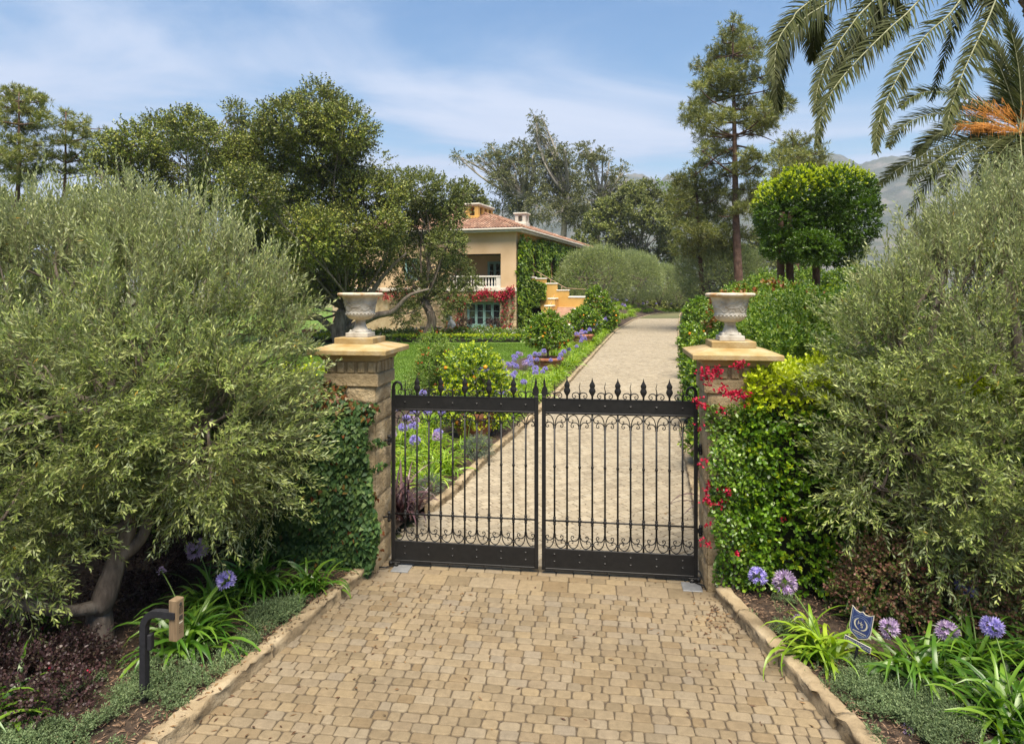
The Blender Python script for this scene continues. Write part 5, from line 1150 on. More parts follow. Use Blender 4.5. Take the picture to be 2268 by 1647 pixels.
for r_,(off,y0,y1,dy) in enumerate(((.6,12.9,46,.66),(1.4,13.0,34,.68),(2.35,11.8,29,.7))):
    y=y0; k=0
    while y<y1 and k<30:
        x=kl(y)-off-.15*rng.random()
        ok=all(math.hypot(x-a,y-b)>(1.0 if b<20 else .95) for a,b in potxy) and math.hypot(x+.75,y-15.0)>.5 and math.hypot(x+1.75,y-11.2)>.8
        if ok:
            t=rng.choice(4,p=[.25,.4,.15,.2]) if r_==0 else rng.choice(4,p=[.35,.15,.35,.15])
            put_aga(int(t),(x,y,.07),f'{ORD[k]} pale agapanthus clump back from the gate {rowname[r_]}',.85+.25*rng.random()); k+=1
        y+=dy*(1+ (y-12)*.012)*(.9+.2*rng.random())
for k,y in enumerate((12.6,14.2,17.5,21,25.5,31,38)):
    put_aga(2 if k%2 else 0,(kr(y)+.55,y,.07),f'{ORD[k]} agapanthus clump back from the gate between the right kerb and the citrus row',.85)
for k in range(48):
    y=66+44*((k+.5)/48)+1.0*rng.random(); of=.9+(k%4)*1.7+.8*rng.random(); z=.08+1.5*min(1,(y-58)/10)*min(1,max(0,of-.3)/4)
    put_aga((1,3,2,0)[k%4] if k%5 else 2,(kl(y)-of,y,z),f'{ORD[k]} agapanthus clump along the bend of the drive, below the clipped round olives',1.4)
for r_,(off,nm) in enumerate(((.7,'beside the kerb'),(1.9,'one row in'))):
    for k in range(24):
        y=37.5+k*1.2+.3*rng.random()
        if r_==1 and any(abs(kl(y)-off-a)<1.1 and abs(y-b)<1.2 for a,b in potxy): continue
        put_aga((1,2,3,1,0)[(k+r_)%5],(kl(y)-off-.3*rng.random(),y,.08),f'{ORD[k]} agapanthus clump {nm}, counted from the second orange pot onwards',1.2)
for k in range(9):
    put_aga((1,3)[k%2],(19.2+k*1.1,115.5+.5*rng.random(),.06),f'{ORD[k]} agapanthus clump from the left across the far end of the drive',1.5)
def flaxp(label,loc,seed,n,Lm):
    r=np.random.default_rng(seed); root=thing('flax_plant',label,'flax plant',loc); m=MB(); az=r.random(n)*6.28; el=rad(86)-r.random(n)*rad(45); base=np.stack([.1*r.normal(size=n),.1*r.normal(size=n),0*az],-1)+np.array(loc)
    ribbons(m,base,az,el,Lm*(.55+.6*r.random(n)),.05*(.7+.5*r.random(n)),rad(50)+rad(100)*r.random(n),8,.3,0,1.6,.2,r,2.5); m.build('foliage',M['flax'],root)
flaxp('large bronze-purple flax behind the left leaf of the gate',(-1.82,11.0,.06),5,85,1.1); flaxp('small reddish flax behind the right hinge of the gate',(3.42,11.3,.06),6,30,1.0)
shrub('lavender_bush','grey-green lavender mound by the left kerb behind the gate',[(-.74,14.9,.3,.26,.26,.24),(-.82,15.05,.25,.2,.2,.18)],420,.045,.008,[M['lav'],M['lav']],n=12,sl=.14,kindn='dia')
shrub('lavender_bush','dark silvery mound next to the bronze flax at the kerb',[(-1.5,12.3,.18,.2,.2,.16)],420,.045,.008,[M['lav'],M['lav']],n=12,sl=.14,kindn='dia')
# ---- citrus
def fruit(root,P,r=.042):
    for p in P:
        m=MB(); th=np.linspace(0,np.pi,8); m.lathe([(max(.0005,r*math.sin(t)),-r*math.cos(t)*.95) for t in th],p,12); m.build('orange',M['orange'],root)
def pot(m,b,R,H):
    m.lathe([(R*.62,0),(R*.66,.05),(R*.78,H*.45),(R*.88,H*.74),(R*.9,H*.78),(R*.97,H*.8),(R*1.0,H*.84),(R*1.0,H*.97),(R*.97,H),(R*.86,H),(R*.84,H*.9),(R*.1,H*.88)],b,32)
    for z in(.35,.6): m.lathe([(R*(.62+.29*z)+.004,H*z-.018),(R*(.64+.29*z)+.018,H*z),(R*(.62+.29*z)+.004,H*z+.018)],b,32,close=False)
def citrus(label,x,y,blobs,per,leaf,nfr,withpot=True,R=.62,H=.62,seed=1,fr=None,tip=None,fsz=.042,trunkh=None):
    r=np.random.default_rng(seed); b=np.array([x,y,.06]); root=thing('orange_tree',label,'orange tree',b,'orange trees along the drive'); z0=0
    if withpot:
        m=MB(); pot(m,b,R,H); m.build('pot',M['terracotta'],root); m=MB(); m.lathe([(R*.84,H*.86),(.02,H*.9)],b,20); m.build('potting_soil',M['soil'],root); z0=H*.86
    bl=[(b[0]+a,b[1]+c,d,*([e]*3)) for a,c,d,e in blobs]; m=MB(); f=b+[0,0,z0+.35]; m.tube([b+[0,0,z0-.05],b+[.02,0,z0+.2],f],[.06,.05,.045],8); limbs_to(m,f,bl,.035,.014,0,6,r,6); m.build('trunk',M['bark'],root)
    P,D=blob_pts(bl,per,.4,.35,.7,-.75,1.5,.55,r=r); m=MB(); shoots(m,P,D,.24,8,.85,leaf,leaf*.5,.12,'oval',0,tipmat=1 if tip else None,r=r); m.build('crown',[M['citrus'],M[tip or 'citrus']],root)
    k=P[:,1]<y+.2; idx=np.where(k)[0]; i=r.choice(idx,nfr,replace=False); fruit(root,P[i]+D[i]*.10+[0,-.06,-.05],fsz)
    return root
B1=lambda *a:list(a)
citrus('lime-green leaved orange bush in a terracotta pot, nearest to the left gate leaf',potxy[0][0],17.2,[(0,0,1.25,.62),(-.45,.05,1.05,.5),(.45,.05,1.1,.5),(.1,-.1,1.75,.5),(-.25,0,1.75,.45),(.35,0,1.6,.42),(-.1,-.35,.9,.45),(.35,-.2,.75,.32),(-.5,-.1,.7,.3)],85,.085,16,R=.6,H=.66,seed=2,tip='young',fsz=.05)
citrus('small round orange tree in a broad terracotta pot, second from the gate on the left',potxy[1][0],30.8,[(0,0,1.85,.62),(-.55,0,1.75,.45),(.55,0,1.7,.45),(.05,.1,2.3,.45),(-.35,0,2.15,.4),(.45,.1,2.05,.38),(0,-.35,1.6,.4)],75,.11,24,R=.72,H=.66,seed=3,fsz=.055)
citrus('orange tree in a terracotta pot, third from the gate on the left of the drive',potxy[2][0],45,[(0,0,1.7,.7),(-.75,0,1.5,.55),(.75,0,1.5,.55),(.1,0,2.1,.5),(-.4,0,1.9,.5),(.5,0,1.85,.5)],50,.14,16,R=.8,H=.8,seed=4,fsz=.065)
citrus('tall dome-shaped orange tree in front of the stair wall, farthest left of the drive',potxy[3][0],59,[(0,0,2.0,1.3),(-.8,0,1.4,1.0),(.8,0,1.4,1.0),(0,0,3.0,.9),(.3,0,1.0,1.1)],40,.17,34,False,seed=5,fsz=.08)
for k,(px,y,hh) in enumerate(((1548,14.2,1.9),(1572,18.6,2.1),(1562,23.5,2.2),(1552,29,2.5),(1545,36,2.7),(1545,45,3.2))):
    x=(px-CX)/F*y; x=max(x,kr(y)+.75)
    q=hh/2.2; citrus(f'{ORD[k]} orange tree back from the gate in the row on the right of the drive',x,y,[(0,0,1.0*q,.62*q),(-.3*q,0,.7*q,.45*q),(.4*q,0,.8*q,.5*q),(.1,0,1.7*q,.5*q),(-.25*q,0,1.45*q,.42*q),(.3*q,0,1.4*q,.45*q)],70 if y<25 else 45,.085+.0018*y,9,False,seed=10+k,tip='citrus',fsz=.045+.0005*y)
shrub('photinia_hedge','dense tall light-green shrub behind the right urn with orange young tips',[S(1790,780,13,1.2,1.15),S(1870,765,13.5,1.25,1.15),S(1720,790,12.6,.6,.6),S(1700,745,17,.95,.8),S(1960,790,12.5,1.3,1.2),S(1780,715,15.5,.85,.7),S(1685,700,19.5,.9,.6),S(1665,780,16.5,.65,.75),S(1770,800,11.8,.7,.55)],70,.085,.036,[M['shrub'],M['shrub']],n=9,sl=.24,flowers=('photinia',60,.07))
shrub('photinia_hedge','orange-tipped shrub behind the right urn in front of the round olive',[S(1640,690,24,.8,.75),S(1700,680,24,.9,.8),S(1605,705,25,.6,.6),S(1740,690,22,.9,.8)],60,.11,.05,[M['shrub'],M['photinia']],n=8,sl=.3,tipmat=None,flowers=('photinia',260,.14))
shrub('flowering_bush','loose dark bush dotted with orange-red flowers on the lawn edge',[S(960,815,23,.5,.7),S(930,850,23,.45,.5),S(990,850,23,.5,.6),S(960,770,23.3,.4,.5),S(985,800,22.6,.4,.5)],110,.06,.035,[M['rose'],M['rose']],n=9,sl=.3,flowers=('redfl',70,.05))
b=np.array([(684-CX)/F*50,50,.05]); m=MB(); m.lathe([(.3,0),(.34,.1),(.43,.5),(.52,.7),(.52,.82),(.45,.82),(.4,.72),(.05,.7)],b,18); o=m.build('terracotta_pot',M['terracotta']); recenter(o,b); tag(o,'terracotta pot on the lawn edge left of the oak trunk','pot')
def rose_row():
    pts=[(700,50.5,.9,'white'),(745,52,.8,'white'),(860,51,.9,'white'),(905,52,1.0,'white'),(935,50.5,.8,'redfl'),(985,51,.9,'redfl'),(1020,52.5,1.1,'redfl'),(1055,51,.9,'white'),(1100,52,.9,'white'),(1135,51,1.0,'white'),(1165,50.5,.9,'white'),(1190,52,1.0,'white'),(815,51.5,.8,'white'),(1075,53,1.2,'redfl')]
    for k,(px,y,h,fl) in enumerate(pts):
        x=(px-CX)/F*y; near={'white':'white-flowered','redfl':'orange-flowered'}[fl]
        shrub('rose_bush',f'{ORD[sum(1 for q in pts if q[0]<=px and q[3]==fl)-1]} {near} rose bush from the left behind the box hedge',[(x,y,h*.32,.75,.6,h*.27),(x+.5,y+.2,h*.34,.5,.5,h*.25),(x-.4,y,h*.42,.4,.4,h*.22)],30,.15,.1,[M['rose'],M['rose']],cat='rose bush',n=6,sl=.35,flowers=(fl,26,.11),group='rose bushes behind the box hedge')
rose_row()
hedge('box_hedge','low clipped box hedge across the lawn in front of the rose beds',((870-CX)/F*48,48,.02),(1,0,0),(0,1,0),(1200-870)/F*48,.9,.52,40,.12,[M['box'],M['young']],n=5,sl=.12,cat='hedge',bulge=.03,tipz=.05,faces=('f','t','l','r'))
hedge('box_hedge','low clipped box hedge left of the oak trunk, beyond the left urn',((640-CX)/F*47,47.5,.02),(1,.05,0),(-.05,1,0),3.3,.9,.58,40,.12,[M['box'],M['young']],n=5,sl=.12,cat='hedge',bulge=.03,tipz=.05)
# ---------------------------------------------------------------- trees
def tree(name,label,base,fork,trunk_r,blobs,per,leafL,leafW,mat,cat,n=8,sl=.5,ang=.9,up=.3,gap=-.6,gs=.5,kindn='oval',bark='bark',sub=8,droop=.1,extra=None,r=rng,limb=(.5,.12),prune=.55,shell=.5,wob=.12,subr=.3,group=None,tip=None,tr_mid=None):
    root=thing(name,label,cat,base,group); m=MB(); base=np.array(base); fork=np.array(fork); mid=(base+fork)/2+(np.array(tr_mid) if tr_mid is not None else trunk_r*.5*r.normal(size=3)*[1,1,0])
    m.tube(spline([base-[0,0,.3],base+(mid-base)*.15,mid,fork],14),np.concatenate([[trunk_r*1.5,trunk_r*1.2],np.linspace(trunk_r*1.05,trunk_r*.7,12)]),12)
    limbs_to(m,fork,blobs,trunk_r*limb[0],trunk_r*limb[1],0,sub,r,7,wob,subr)
    if extra:
        for P,r0,r1 in extra: m.tube(spline(P,14),np.linspace(r0,r1,14),8)
    m.build('trunk',M[bark],root)
    P,D=blob_pts(blobs,per,shell,up,.8,gap,gs,prune,r=r); m=MB(); shoots(m,P,D,sl,n,ang,leafL,leafW,droop,kindn,0,r=r,tipmat=1 if tip else None); m.build('crown',[M[mat],M[tip or mat]],root); return root
def T3(px,py,Y): return at(px,py,Y)
def bl(lst,dY=0.0,r=rng): return [(*at(px,py,Y+dY*r.normal()),rr,rr,rr*(sq if sq else .85)) for px,py,Y,rr,sq in [(*q,None) if len(q)==4 else q for q in lst]]
def px(Y,p): return p/F*Y
Y=46; p=lambda v:px(Y,v)
ox=at(757,760,Y); ox[2]=0
oak=[(700,240,p(58)),(640,270,p(50)),(760,290,p(60)),(600,330,p(58)),(690,340,p(75)),(800,350,p(48)),(560,300,p(36)),(520,250,p(22)),(540,350,p(42)),(555,430,p(46)),(535,520,p(42)),(580,470,p(40)),(600,660,p(36)),(580,500,p(45)),(600,590,p(45)),(560,560,p(40)),(640,650,p(38)),(720,430,p(75)),(630,420,p(60)),(800,440,p(62)),(840,500,p(48)),(760,530,p(70)),(690,520,p(55)),(650,560,p(48)),(820,570,p(55)),(720,600,p(55)),(780,630,p(42)),(860,430,p(32)),(690,640,p(38)),(560,390,p(34))]
tree('oak_tree','largest oak, with spreading dark crown and thick low limbs, behind the left urn',ox,ox+[.2,0,2.4],.62,[(*at(a,b,Y+3.0*rng.normal()),c*1.1,c*1.2,c*.9) for a,b,c in oak],27,.155,.095,'oak','tree',n=9,sl=.65,up=.45,gap=-.6,gs=.55,sub=6,limb=(.15,.045),wob=.22,
  extra=[([ox+[0,0,.9],ox+[-.9,.2,1.3],at(700,700,Y),at(665,705,Y),at(620,690,Y)],.32,.12),([ox+[.2,0,1.0],at(830,700,Y-.5),at(870,690,Y-.5),at(905,655,Y-.5),at(950,640,Y)],.3,.06),([ox+[.1,0,1.3],at(815,660,Y),at(850,610,Y),at(900,560,Y)],.25,.07)])
Y=50; b2=np.array([*at(940,700,Y)[:2],0])
oak2=[(930,420,p(46)),(980,440,p(44)),(900,460,p(40)),(1000,470,p(30)),(940,500,p(48)),(990,540,p(38)),(960,590,p(46)),(1010,600,p(34)),(920,640,p(42)),(1000,655,p(36)),(1045,625,p(16)),(890,560,p(30)),(960,690,p(26)),(880,400,p(30)),(1020,430,p(18)),(900,695,p(24))]
tree('oak_tree','dark oak standing directly in front of the villa, its twigs reaching over the balcony',b2,b2+[0,0,3.0],.4,[(*at(a,b,Y+1.6*rng.normal()),c,c*1.1,c*.85) for a,b,c in oak2],25,.15,.09,'oak2','tree',n=9,sl=.6,up=.35,gap=-.6,gs=.6,sub=6,limb=(.22,.07),wob=.18)
Y=41; p=lambda v:px(Y,v); b3=np.array([*at(470,700,Y)[:2],0])
oak3=[(250,330,p(32)),(300,320,p(42)),(360,300,p(46)),(420,290,p(42)),(460,320,p(50)),(400,360,p(60)),(320,390,p(52)),(250,400,p(48)),(480,400,p(45)),(220,370,p(20)),(430,450,p(52)),(350,480,p(60)),(260,490,p(50)),(520,360,p(26)),(200,450,p(30))]
tree('oak_tree','olive-green oak behind the big left olive, left of the largest oak',b3,b3+[-.3,0,4.5],.42,[(*at(a,b,Y+2.0*rng.normal()),c*1.08,c*1.2,c*.88) for a,b,c in oak3],25,.145,.09,'oak','tree',n=9,sl=.6,up=.45,gap=-.5,gs=.55,sub=7,limb=(.2,.06),wob=.2)
# pines
def pine(name,label,base,top,clumps,tuft,mat='pine',bark='pinebark',tr=.45,nd_=16,L=.42,W=.035,bare=(),lean=(0,0),r=rng,wobz=.5,cat='pine tree',group=None):
    root=thing(name,label,cat,base,group); base=np.array(base); top=np.array(top); m=MB(); ax=spline([base-[0,0,.3],base+(top-base)*.33+np.array([lean[0],0,0]),base+(top-base)*.66+np.array([lean[1],0,0]),top],24); m.tube(ax,np.linspace(tr,tr*.12,24),12)
    Ps=[];Ds=[]
    for c,R in clumps:
        R=np.array(R,float)*1.25
        c=np.array(c,float); R=np.array(R,float); zt=c[2]-.5*np.linalg.norm((c-top)[:2])*.35; zt=np.clip(zt,base[2]+1,top[2]-.2); i=np.argmin(abs(ax[:,2]-zt)); d=np.linalg.norm(c-ax[i]); P=curve(ax[i],c,np.array([0,0,-.08*d])+.05*d*r.normal(size=3),8); m.tube(P,np.linspace(max(.05,tr*.2),.03,8),6,cap=False)
        n=max(4,int(1.35*tuft*R[0]*R[1])); dd=nrm(r.normal(size=(n,3))); q=c+dd*R*(r.random((n,1))**.45); Ps.append(q); Ds.append(nrm(dd*.6+np.array([0,0,.55])+.35*r.normal(size=(n,3))))
        for k in range(min(n//4,12)): m.tube([P[5+r.integers(3)],q[r.integers(n)]],[.03,.014],4,cap=False)
    for P,r0,r1 in bare: m.tube(spline(P,10),np.linspace(r0,r1,10),6)
    m.build('trunk',M[bark],root); P=np.concatenate(Ps); D=np.concatenate(Ds); n=len(P); m=MB()
    dirs=nrm(D[:,None]*.75+r.normal(size=(n,nd_,3))*.75); Ls=L*(.7+.5*r.random((n,nd_))); N=nrm(np.cross(dirs,r.normal(size=(n,nd_,3))))
    m.leaves(np.repeat(P[:,None],nd_,1).reshape(-1,3),dirs.reshape(-1,3),N.reshape(-1,3),Ls.ravel(),W,'dia',0,0); m.build('crown',M[mat],root); return root
Y=60; p=lambda v:px(Y,v); pb=np.array([*at(1643,600,Y)[:2],0]); pt=at(1622,62,Y)
tp=[(1620,60,22,22),(1640,85,32,22),(1600,95,22,22),(1650,120,36,22),(1612,125,30,20),(1670,105,20,16),(1580,125,18,18),(1560,150,26,18),(1600,165,34,20),(1640,170,34,18),(1570,185,26,14),(1545,190,14,12),(1690,170,20,16),(1715,195,22,26),(1720,225,30,22),(1740,235,18,18),(1700,250,30,20),(1625,200,34,16),(1580,215,28,16),(1555,230,26,18),(1530,250,22,20),(1522,265,14,14),(1565,265,32,20),(1600,255,30,16),(1655,235,28,16),(1660,265,26,16),(1690,280,28,14),(1560,300,22,18),(1575,330,24,14),(1555,335,14,14),(1600,305,26,12),(1670,290,18,12),(1700,265,24,14),(1610,340,22,14),(1570,360,22,12),(1660,345,24,12),(1690,350,14,10),(1640,372,22,12),(1600,385,26,14),(1670,385,22,12),(1590,415,26,14),(1660,420,26,16),(1680,440,26,14),(1620,430,20,12),(1650,465,30,16)]
pine('pine_tree','tallest pine, with straight red-brown trunk rising above the drive',pb,pt,[(at(a,b,Y+2.2*rng.normal()),(p(c),p(c),p(d))) for a,b,c,d in tp],30,tr=.46,L=.5,W=.045,nd_=18,lean=(-.2,-.1),bare=[([at(1628,325,Y),at(1590,345,Y),at(1560,372,Y-1),at(1535,392,Y-1)],.12,.03),([at(1628,322,Y),at(1660,330,Y+1),at(1672,352,Y+1)],.1,.03),([at(1626,297,Y),at(1680,300,Y),at(1725,318,Y)],.09,.02),([at(1636,470,Y),at(1610,480,Y-1),at(1590,478,Y-1)],.08,.02)])
Y=64; p=lambda v:px(Y,v); mb_=np.array([*at(1560,650,Y)[:2],0])
mp_=[(1540,385,26,22),(1520,410,30,22),(1560,415,30,20),(1500,400,20,16),(1505,440,28,18),(1545,445,32,20),(1585,440,22,16),(1520,475,34,20),(1565,480,34,20),(1600,470,24,14),(1540,515,36,20),(1580,520,32,20),(1610,500,24,16),(1525,550,30,18),(1570,555,34,20),(1610,545,28,18),(1640,520,24,14)]
pine('pine_tree','bushy mid-height pine left of the tallest pine',mb_,at(1540,372,Y),[(at(a,b,Y+2*rng.normal()),(p(c),p(c),p(d))) for a,b,c,d in mp_],28,tr=.35,L=.5,W=.05,nd_=16)
Y=75; p=lambda v:px(Y,v); sb=np.array([*at(1770,640,Y)[:2],0])
sp_=[(1750,300,12,14),(1735,325,22,16),(1765,320,24,18),(1790,315,14,14),(1722,350,22,16),(1755,350,30,18),(1795,345,26,16),(1825,335,12,14),(1815,365,22,14),(1735,380,30,18),(1780,380,32,18),(1725,410,30,18),(1770,415,34,20),(1820,400,26,16)]
pine('pine_tree','small dark pine behind the yellow-tipped clipped tree',sb,at(1755,292,Y),[(at(a,b,Y+1.5*rng.normal()),(p(c),p(c),p(d))) for a,b,c,d in sp_],24,tr=.35,L=.55,W=.06,nd_=14)
Y=46; p=lambda v:px(Y,v); l1=np.array([*at(30,650,Y)[:2],0])
lp=[(40,205,26,14),(75,215,24,12),(15,215,20,14),(95,225,16,10),(30,240,34,16),(70,250,30,14),(10,270,26,14),(95,265,20,12),(60,285,30,14),(25,310,28,12),(5,340,30,14),(50,345,36,14),(80,320,22,12),(20,370,34,12),(70,380,26,12),(40,400,30,10),(-30,260,30,16),(-40,330,34,16)]
pine('pine_tree','left-hand pine with broad flat tufts at the edge of the picture',l1,at(42,200,Y),[(at(a,b,Y+1.2*rng.normal()),(p(c),p(c),p(d))) for a,b,c,d in lp],48,tr=.3,L=.34,W=.034,nd_=18,lean=(-.2,.1))
l2=np.array([*at(108,660,Y+2)[:2],0])
lp2=[(145,255,18,12),(130,280,22,12),(165,285,24,12),(185,270,16,12),(195,300,18,12),(215,300,14,8),(228,285,8,6),(150,315,28,12),(120,310,20,12),(190,325,20,10),(205,345,16,8),(160,350,26,10),(115,345,22,10),(140,380,24,10),(180,375,18,8),(100,370,20,10)]
pine('pine_tree','thinner pine with leaning branches, between the left-hand pine and the oaks',l2,at(146,248,Y+2),[(at(a,b,Y+2+1.0*rng.normal()),(p(c),p(c),p(d))) for a,b,c,d in lp2],44,tr=.26,L=.34,W=.034,nd_=18,lean=(.1,.3),bare=[([at(118,400,Y+2),at(170,392,Y+2),at(215,385,Y+2)],.06,.02)])
# eucalypts
Y=140; p=lambda v:px(Y,v)
def euc(label,bx,fork,blobs,tr,dy=0):
    b=np.array([*at(bx,650,Y+dy)[:2],0]); f=at(*fork,Y+dy)
    tree('eucalyptus_tree',label,b,f,tr,[(*at(a,c,Y+dy+2.5*rng.normal()),p(d),p(d),p(d)*.9) for a,c,d in blobs],4.8,.46,.17,'euc','eucalyptus',n=8,sl=1.4,ang=.7,up=.1,gap=-.35,gs=.35,kindn='oval',bark='palebark',sub=5,droop=.35,limb=(.5,.14),wob=.1,prune=.5,subr=.35,group='eucalyptus trees behind the villa')
euc('wide eucalyptus directly above the chimneys, leaning left',1188,(1165,440),[(1060,345,16),(1020,352,9),(1010,345,6),(1075,335,10),(1090,325,7),(1100,365,28),(1125,345,20),(1150,335,22),(1180,345,18),(1140,385,34),(1175,375,24),(1110,400,24),(1155,430,30),(1190,420,22),(1120,445,28),(1195,460,26),(1150,480,28),(1045,360,14),(1065,372,14),(1180,345,10),(1160,320,8)],.75)
euc('tallest eucalyptus with feathery crown rising above the villa',1262,(1255,430),[(1182,258,8),(1200,262,6),(1188,280,12),(1200,300,14),(1210,325,16),(1225,310,8),(1230,345,20),(1215,365,20),(1185,300,7),(1190,320,7),(1250,350,14),(1258,378,22),(1235,395,26),(1265,410,26),(1225,425,26),(1262,450,30),(1240,475,30),(1280,480,22),(1235,325,7),(1250,330,8)],.8,4)
euc('open-crowned eucalyptus with bare pale trunk, nearest the mountain gap',1320,(1330,440),[(1290,335,14),(1310,330,16),(1300,360,16),(1335,345,14),(1325,365,18),(1350,355,12),(1345,380,14),(1365,385,10),(1380,382,7),(1350,405,12),(1375,410,12),(1320,400,20),(1295,400,16),(1300,440,20),(1330,440,18),(1360,440,14),(1310,475,22),(1380,365,6),(1340,470,18),(1392,400,8)],.6,-3)
# belt of trees behind the villa and the drive
Y=128; p=lambda v:px(Y,v)
def belt(label,bx,by,blobs,mat,dy=0,lf=.42,tr=.45,extra=None,bark='bark',per=5.2,fork=None,name='garden_tree'):
    b=np.array([*at(bx,650,Y+dy)[:2],0]); tree(name,label,b,at(bx,by,Y+dy),tr,[(*at(a,c,Y+dy+1.5*rng.normal()),p(d),p(d),p(d)*.85) for a,c,d in blobs],per,lf,lf*.6,mat,'tree',n=8,sl=1.0,up=.35,gap=-.5,gs=.4,sub=5,extra=extra,bark=bark,limb=(.4,.1))
belt('broad dark tree with white bare forked limbs, right of the villa roof',1410,560,[(1400,430,26),(1430,425,24),(1380,450,26),(1415,460,28),(1455,450,26),(1345,460,22),(1360,480,28),(1320,490,24),(1450,490,28),(1480,480,20),(1340,520,28),(1300,530,24),(1380,540,26),(1440,535,28),(1480,530,22),(1310,560,24),(1360,570,26),(1430,580,28),(1475,570,24),(1400,500,14)],'far',0,extra=[([at(1418,575,127),at(1408,545,127),at(1398,520,127),at(1385,500,127),at(1372,488,127)],.14,.05),([at(1424,560,127),at(1440,520,127),at(1448,495,127),at(1440,480,127)],.12,.05),([at(1410,545,127),at(1435,522,127),at(1462,520,127)],.07,.03),([at(1440,520,127),at(1470,512,127)],.1,.04)],bark='palebark')
belt('pale thin-leaved tree between the white-limbed tree and the mid pine',1490,570,[(1470,420,14),(1450,405,8),(1490,440,18),(1480,470,20),(1500,500,24),(1490,540,26),(1510,580,26),(1465,600,24),(1540,600,26)],'rose',6,.38,.3,per=3.5)
belt('dark thicket tree under the tallest pine, right of the drive end',1600,600,[(1560,600,28),(1600,580,30),(1640,570,28),(1580,560,24),(1620,610,28),(1680,560,28),(1700,520,26),(1690,590,28),(1650,610,26),(1740,570,30),(1780,580,30),(1560,570,22)],'far',-8,.4)
belt('dull green tree glimpsed left of the chimney behind the dark oak',1040,520,[(1030,420,18),(1050,440,20),(1020,450,20),(1060,460,18),(1035,480,24),(1010,490,20),(1070,490,18)],'far',-18,.38,.3)
belt('low dark tree behind the left pines and olive',-10,560,[(-60,480,40),(10,470,30),(60,490,30),(120,500,34),(-20,530,40),(180,520,36),(100,560,40)],'far',-50,.34)
belt('far tree row behind the dark oak, left of the villa',860,560,[(840,520,30),(800,560,34),(700,560,36),(600,570,36),(880,570,26),(760,600,36),(650,610,34)],'far',-10,.4)
belt('green tree beyond the right end of the villa roof',1330,590,[(1290,570,18),(1320,580,22),(1350,600,24),(1300,605,20),(1380,610,22),(1410,615,20)],'far',-10,.38)
# clipped round olives at the far end of the drive
def round_olive(label,cx,cy,R,Y,sz=.8,tr=None):
    c=at(cx,cy,Y); r=R/F*Y; b=np.array([c[0],c[1],1.4 if Y>90 else 0]); blobs=[(*c,r,r,r*sz)]; root=thing('clipped_olive',label,'olive tree',b,'clipped round olive trees by the drive'); m=MB()
    for k in range(4):
        e=c+np.array([r*.55*math.cos(k*1.6+.4),r*.5*math.sin(k*1.6+.4),0]); m.tube(curve(b+[0,0,-.1],e,(0,0,.2),8),np.linspace(.15,.05,8),7)
        for q in range(5): m.tube(curve(e-[0,0,.4],c+nrm(rng.normal(size=3))*r*.85*[1,1,sz],(0,0,0),4),[.05,.04,.03,.02],4,cap=False)
    m.build('trunk',M['bark'],root); P,D=blob_pts(blobs,34,.28,.5,.6,-.9,.9,r=rng); m=MB(); shoots(m,P,D,.55,9,.5,.19,.045,.0,'dia'); 
    k=P[:,2]>c[2]+r*sz*.45; shoots(m,P[k],nrm(np.array([0,0,1.])+.2*rng.normal(size=(k.sum(),3))),.85,8,.4,.2,.04,0,'dia'); m.build('crown',M['olive'],root)
round_olive('round clipped olive overlapping the right end of the villa',1318,612,76,67,.72); round_olive('round clipped olive in the middle of the far row, brightest on top',1398,614,72,104,.72); round_olive('smaller round clipped olive at the bend of the drive, half hidden by the middle one',1460,626,45,110,.8); round_olive('large dull round olive right of the drive end, behind the orange-tipped shrub',1597,612,92,64,.74)
round_olive('dark olive with bare spreading stems closing the end of the drive',1502,645,34,116,.75)
# clipped ficus
shrub('garden_shrub','dark shrub mass closing the view past the end of the drive',[S(1300,665,124,3,2.4),S(1345,672,124,3,2.2),S(1390,675,125,3,2),S(1435,678,124,3,2),S(1480,676,125,3,2.2),S(1525,672,124,3,2.4),S(1565,665,124,3,2.6)],9,.34,.2,[M['far'],M['far']],n=7,sl=.8)
shrub('golden_shrub','yellow-green shrub under the clipped tree, beyond the orange-tipped shrub',[S(1700,690,26,.8,.7),S(1760,685,26,.9,.75),S(1830,690,26,1.0,.8),S(1900,690,26,1.0,.8)],45,.12,.07,[M['hedge'],M['young']],n=8,sl=.3,tipmat=1)
shrub('garden_shrub','broad green shrub mass beyond the golden shrub, under the clipped tree',[S(1700,650,40,1.4,1.2),S(1790,645,41,1.6,1.3),S(1880,645,40,1.6,1.3),S(1960,650,39,1.6,1.3),S(1640,665,42,1.2,.9)],30,.16,.09,[M['shrub'],M['shrub']],n=8,sl=.4)
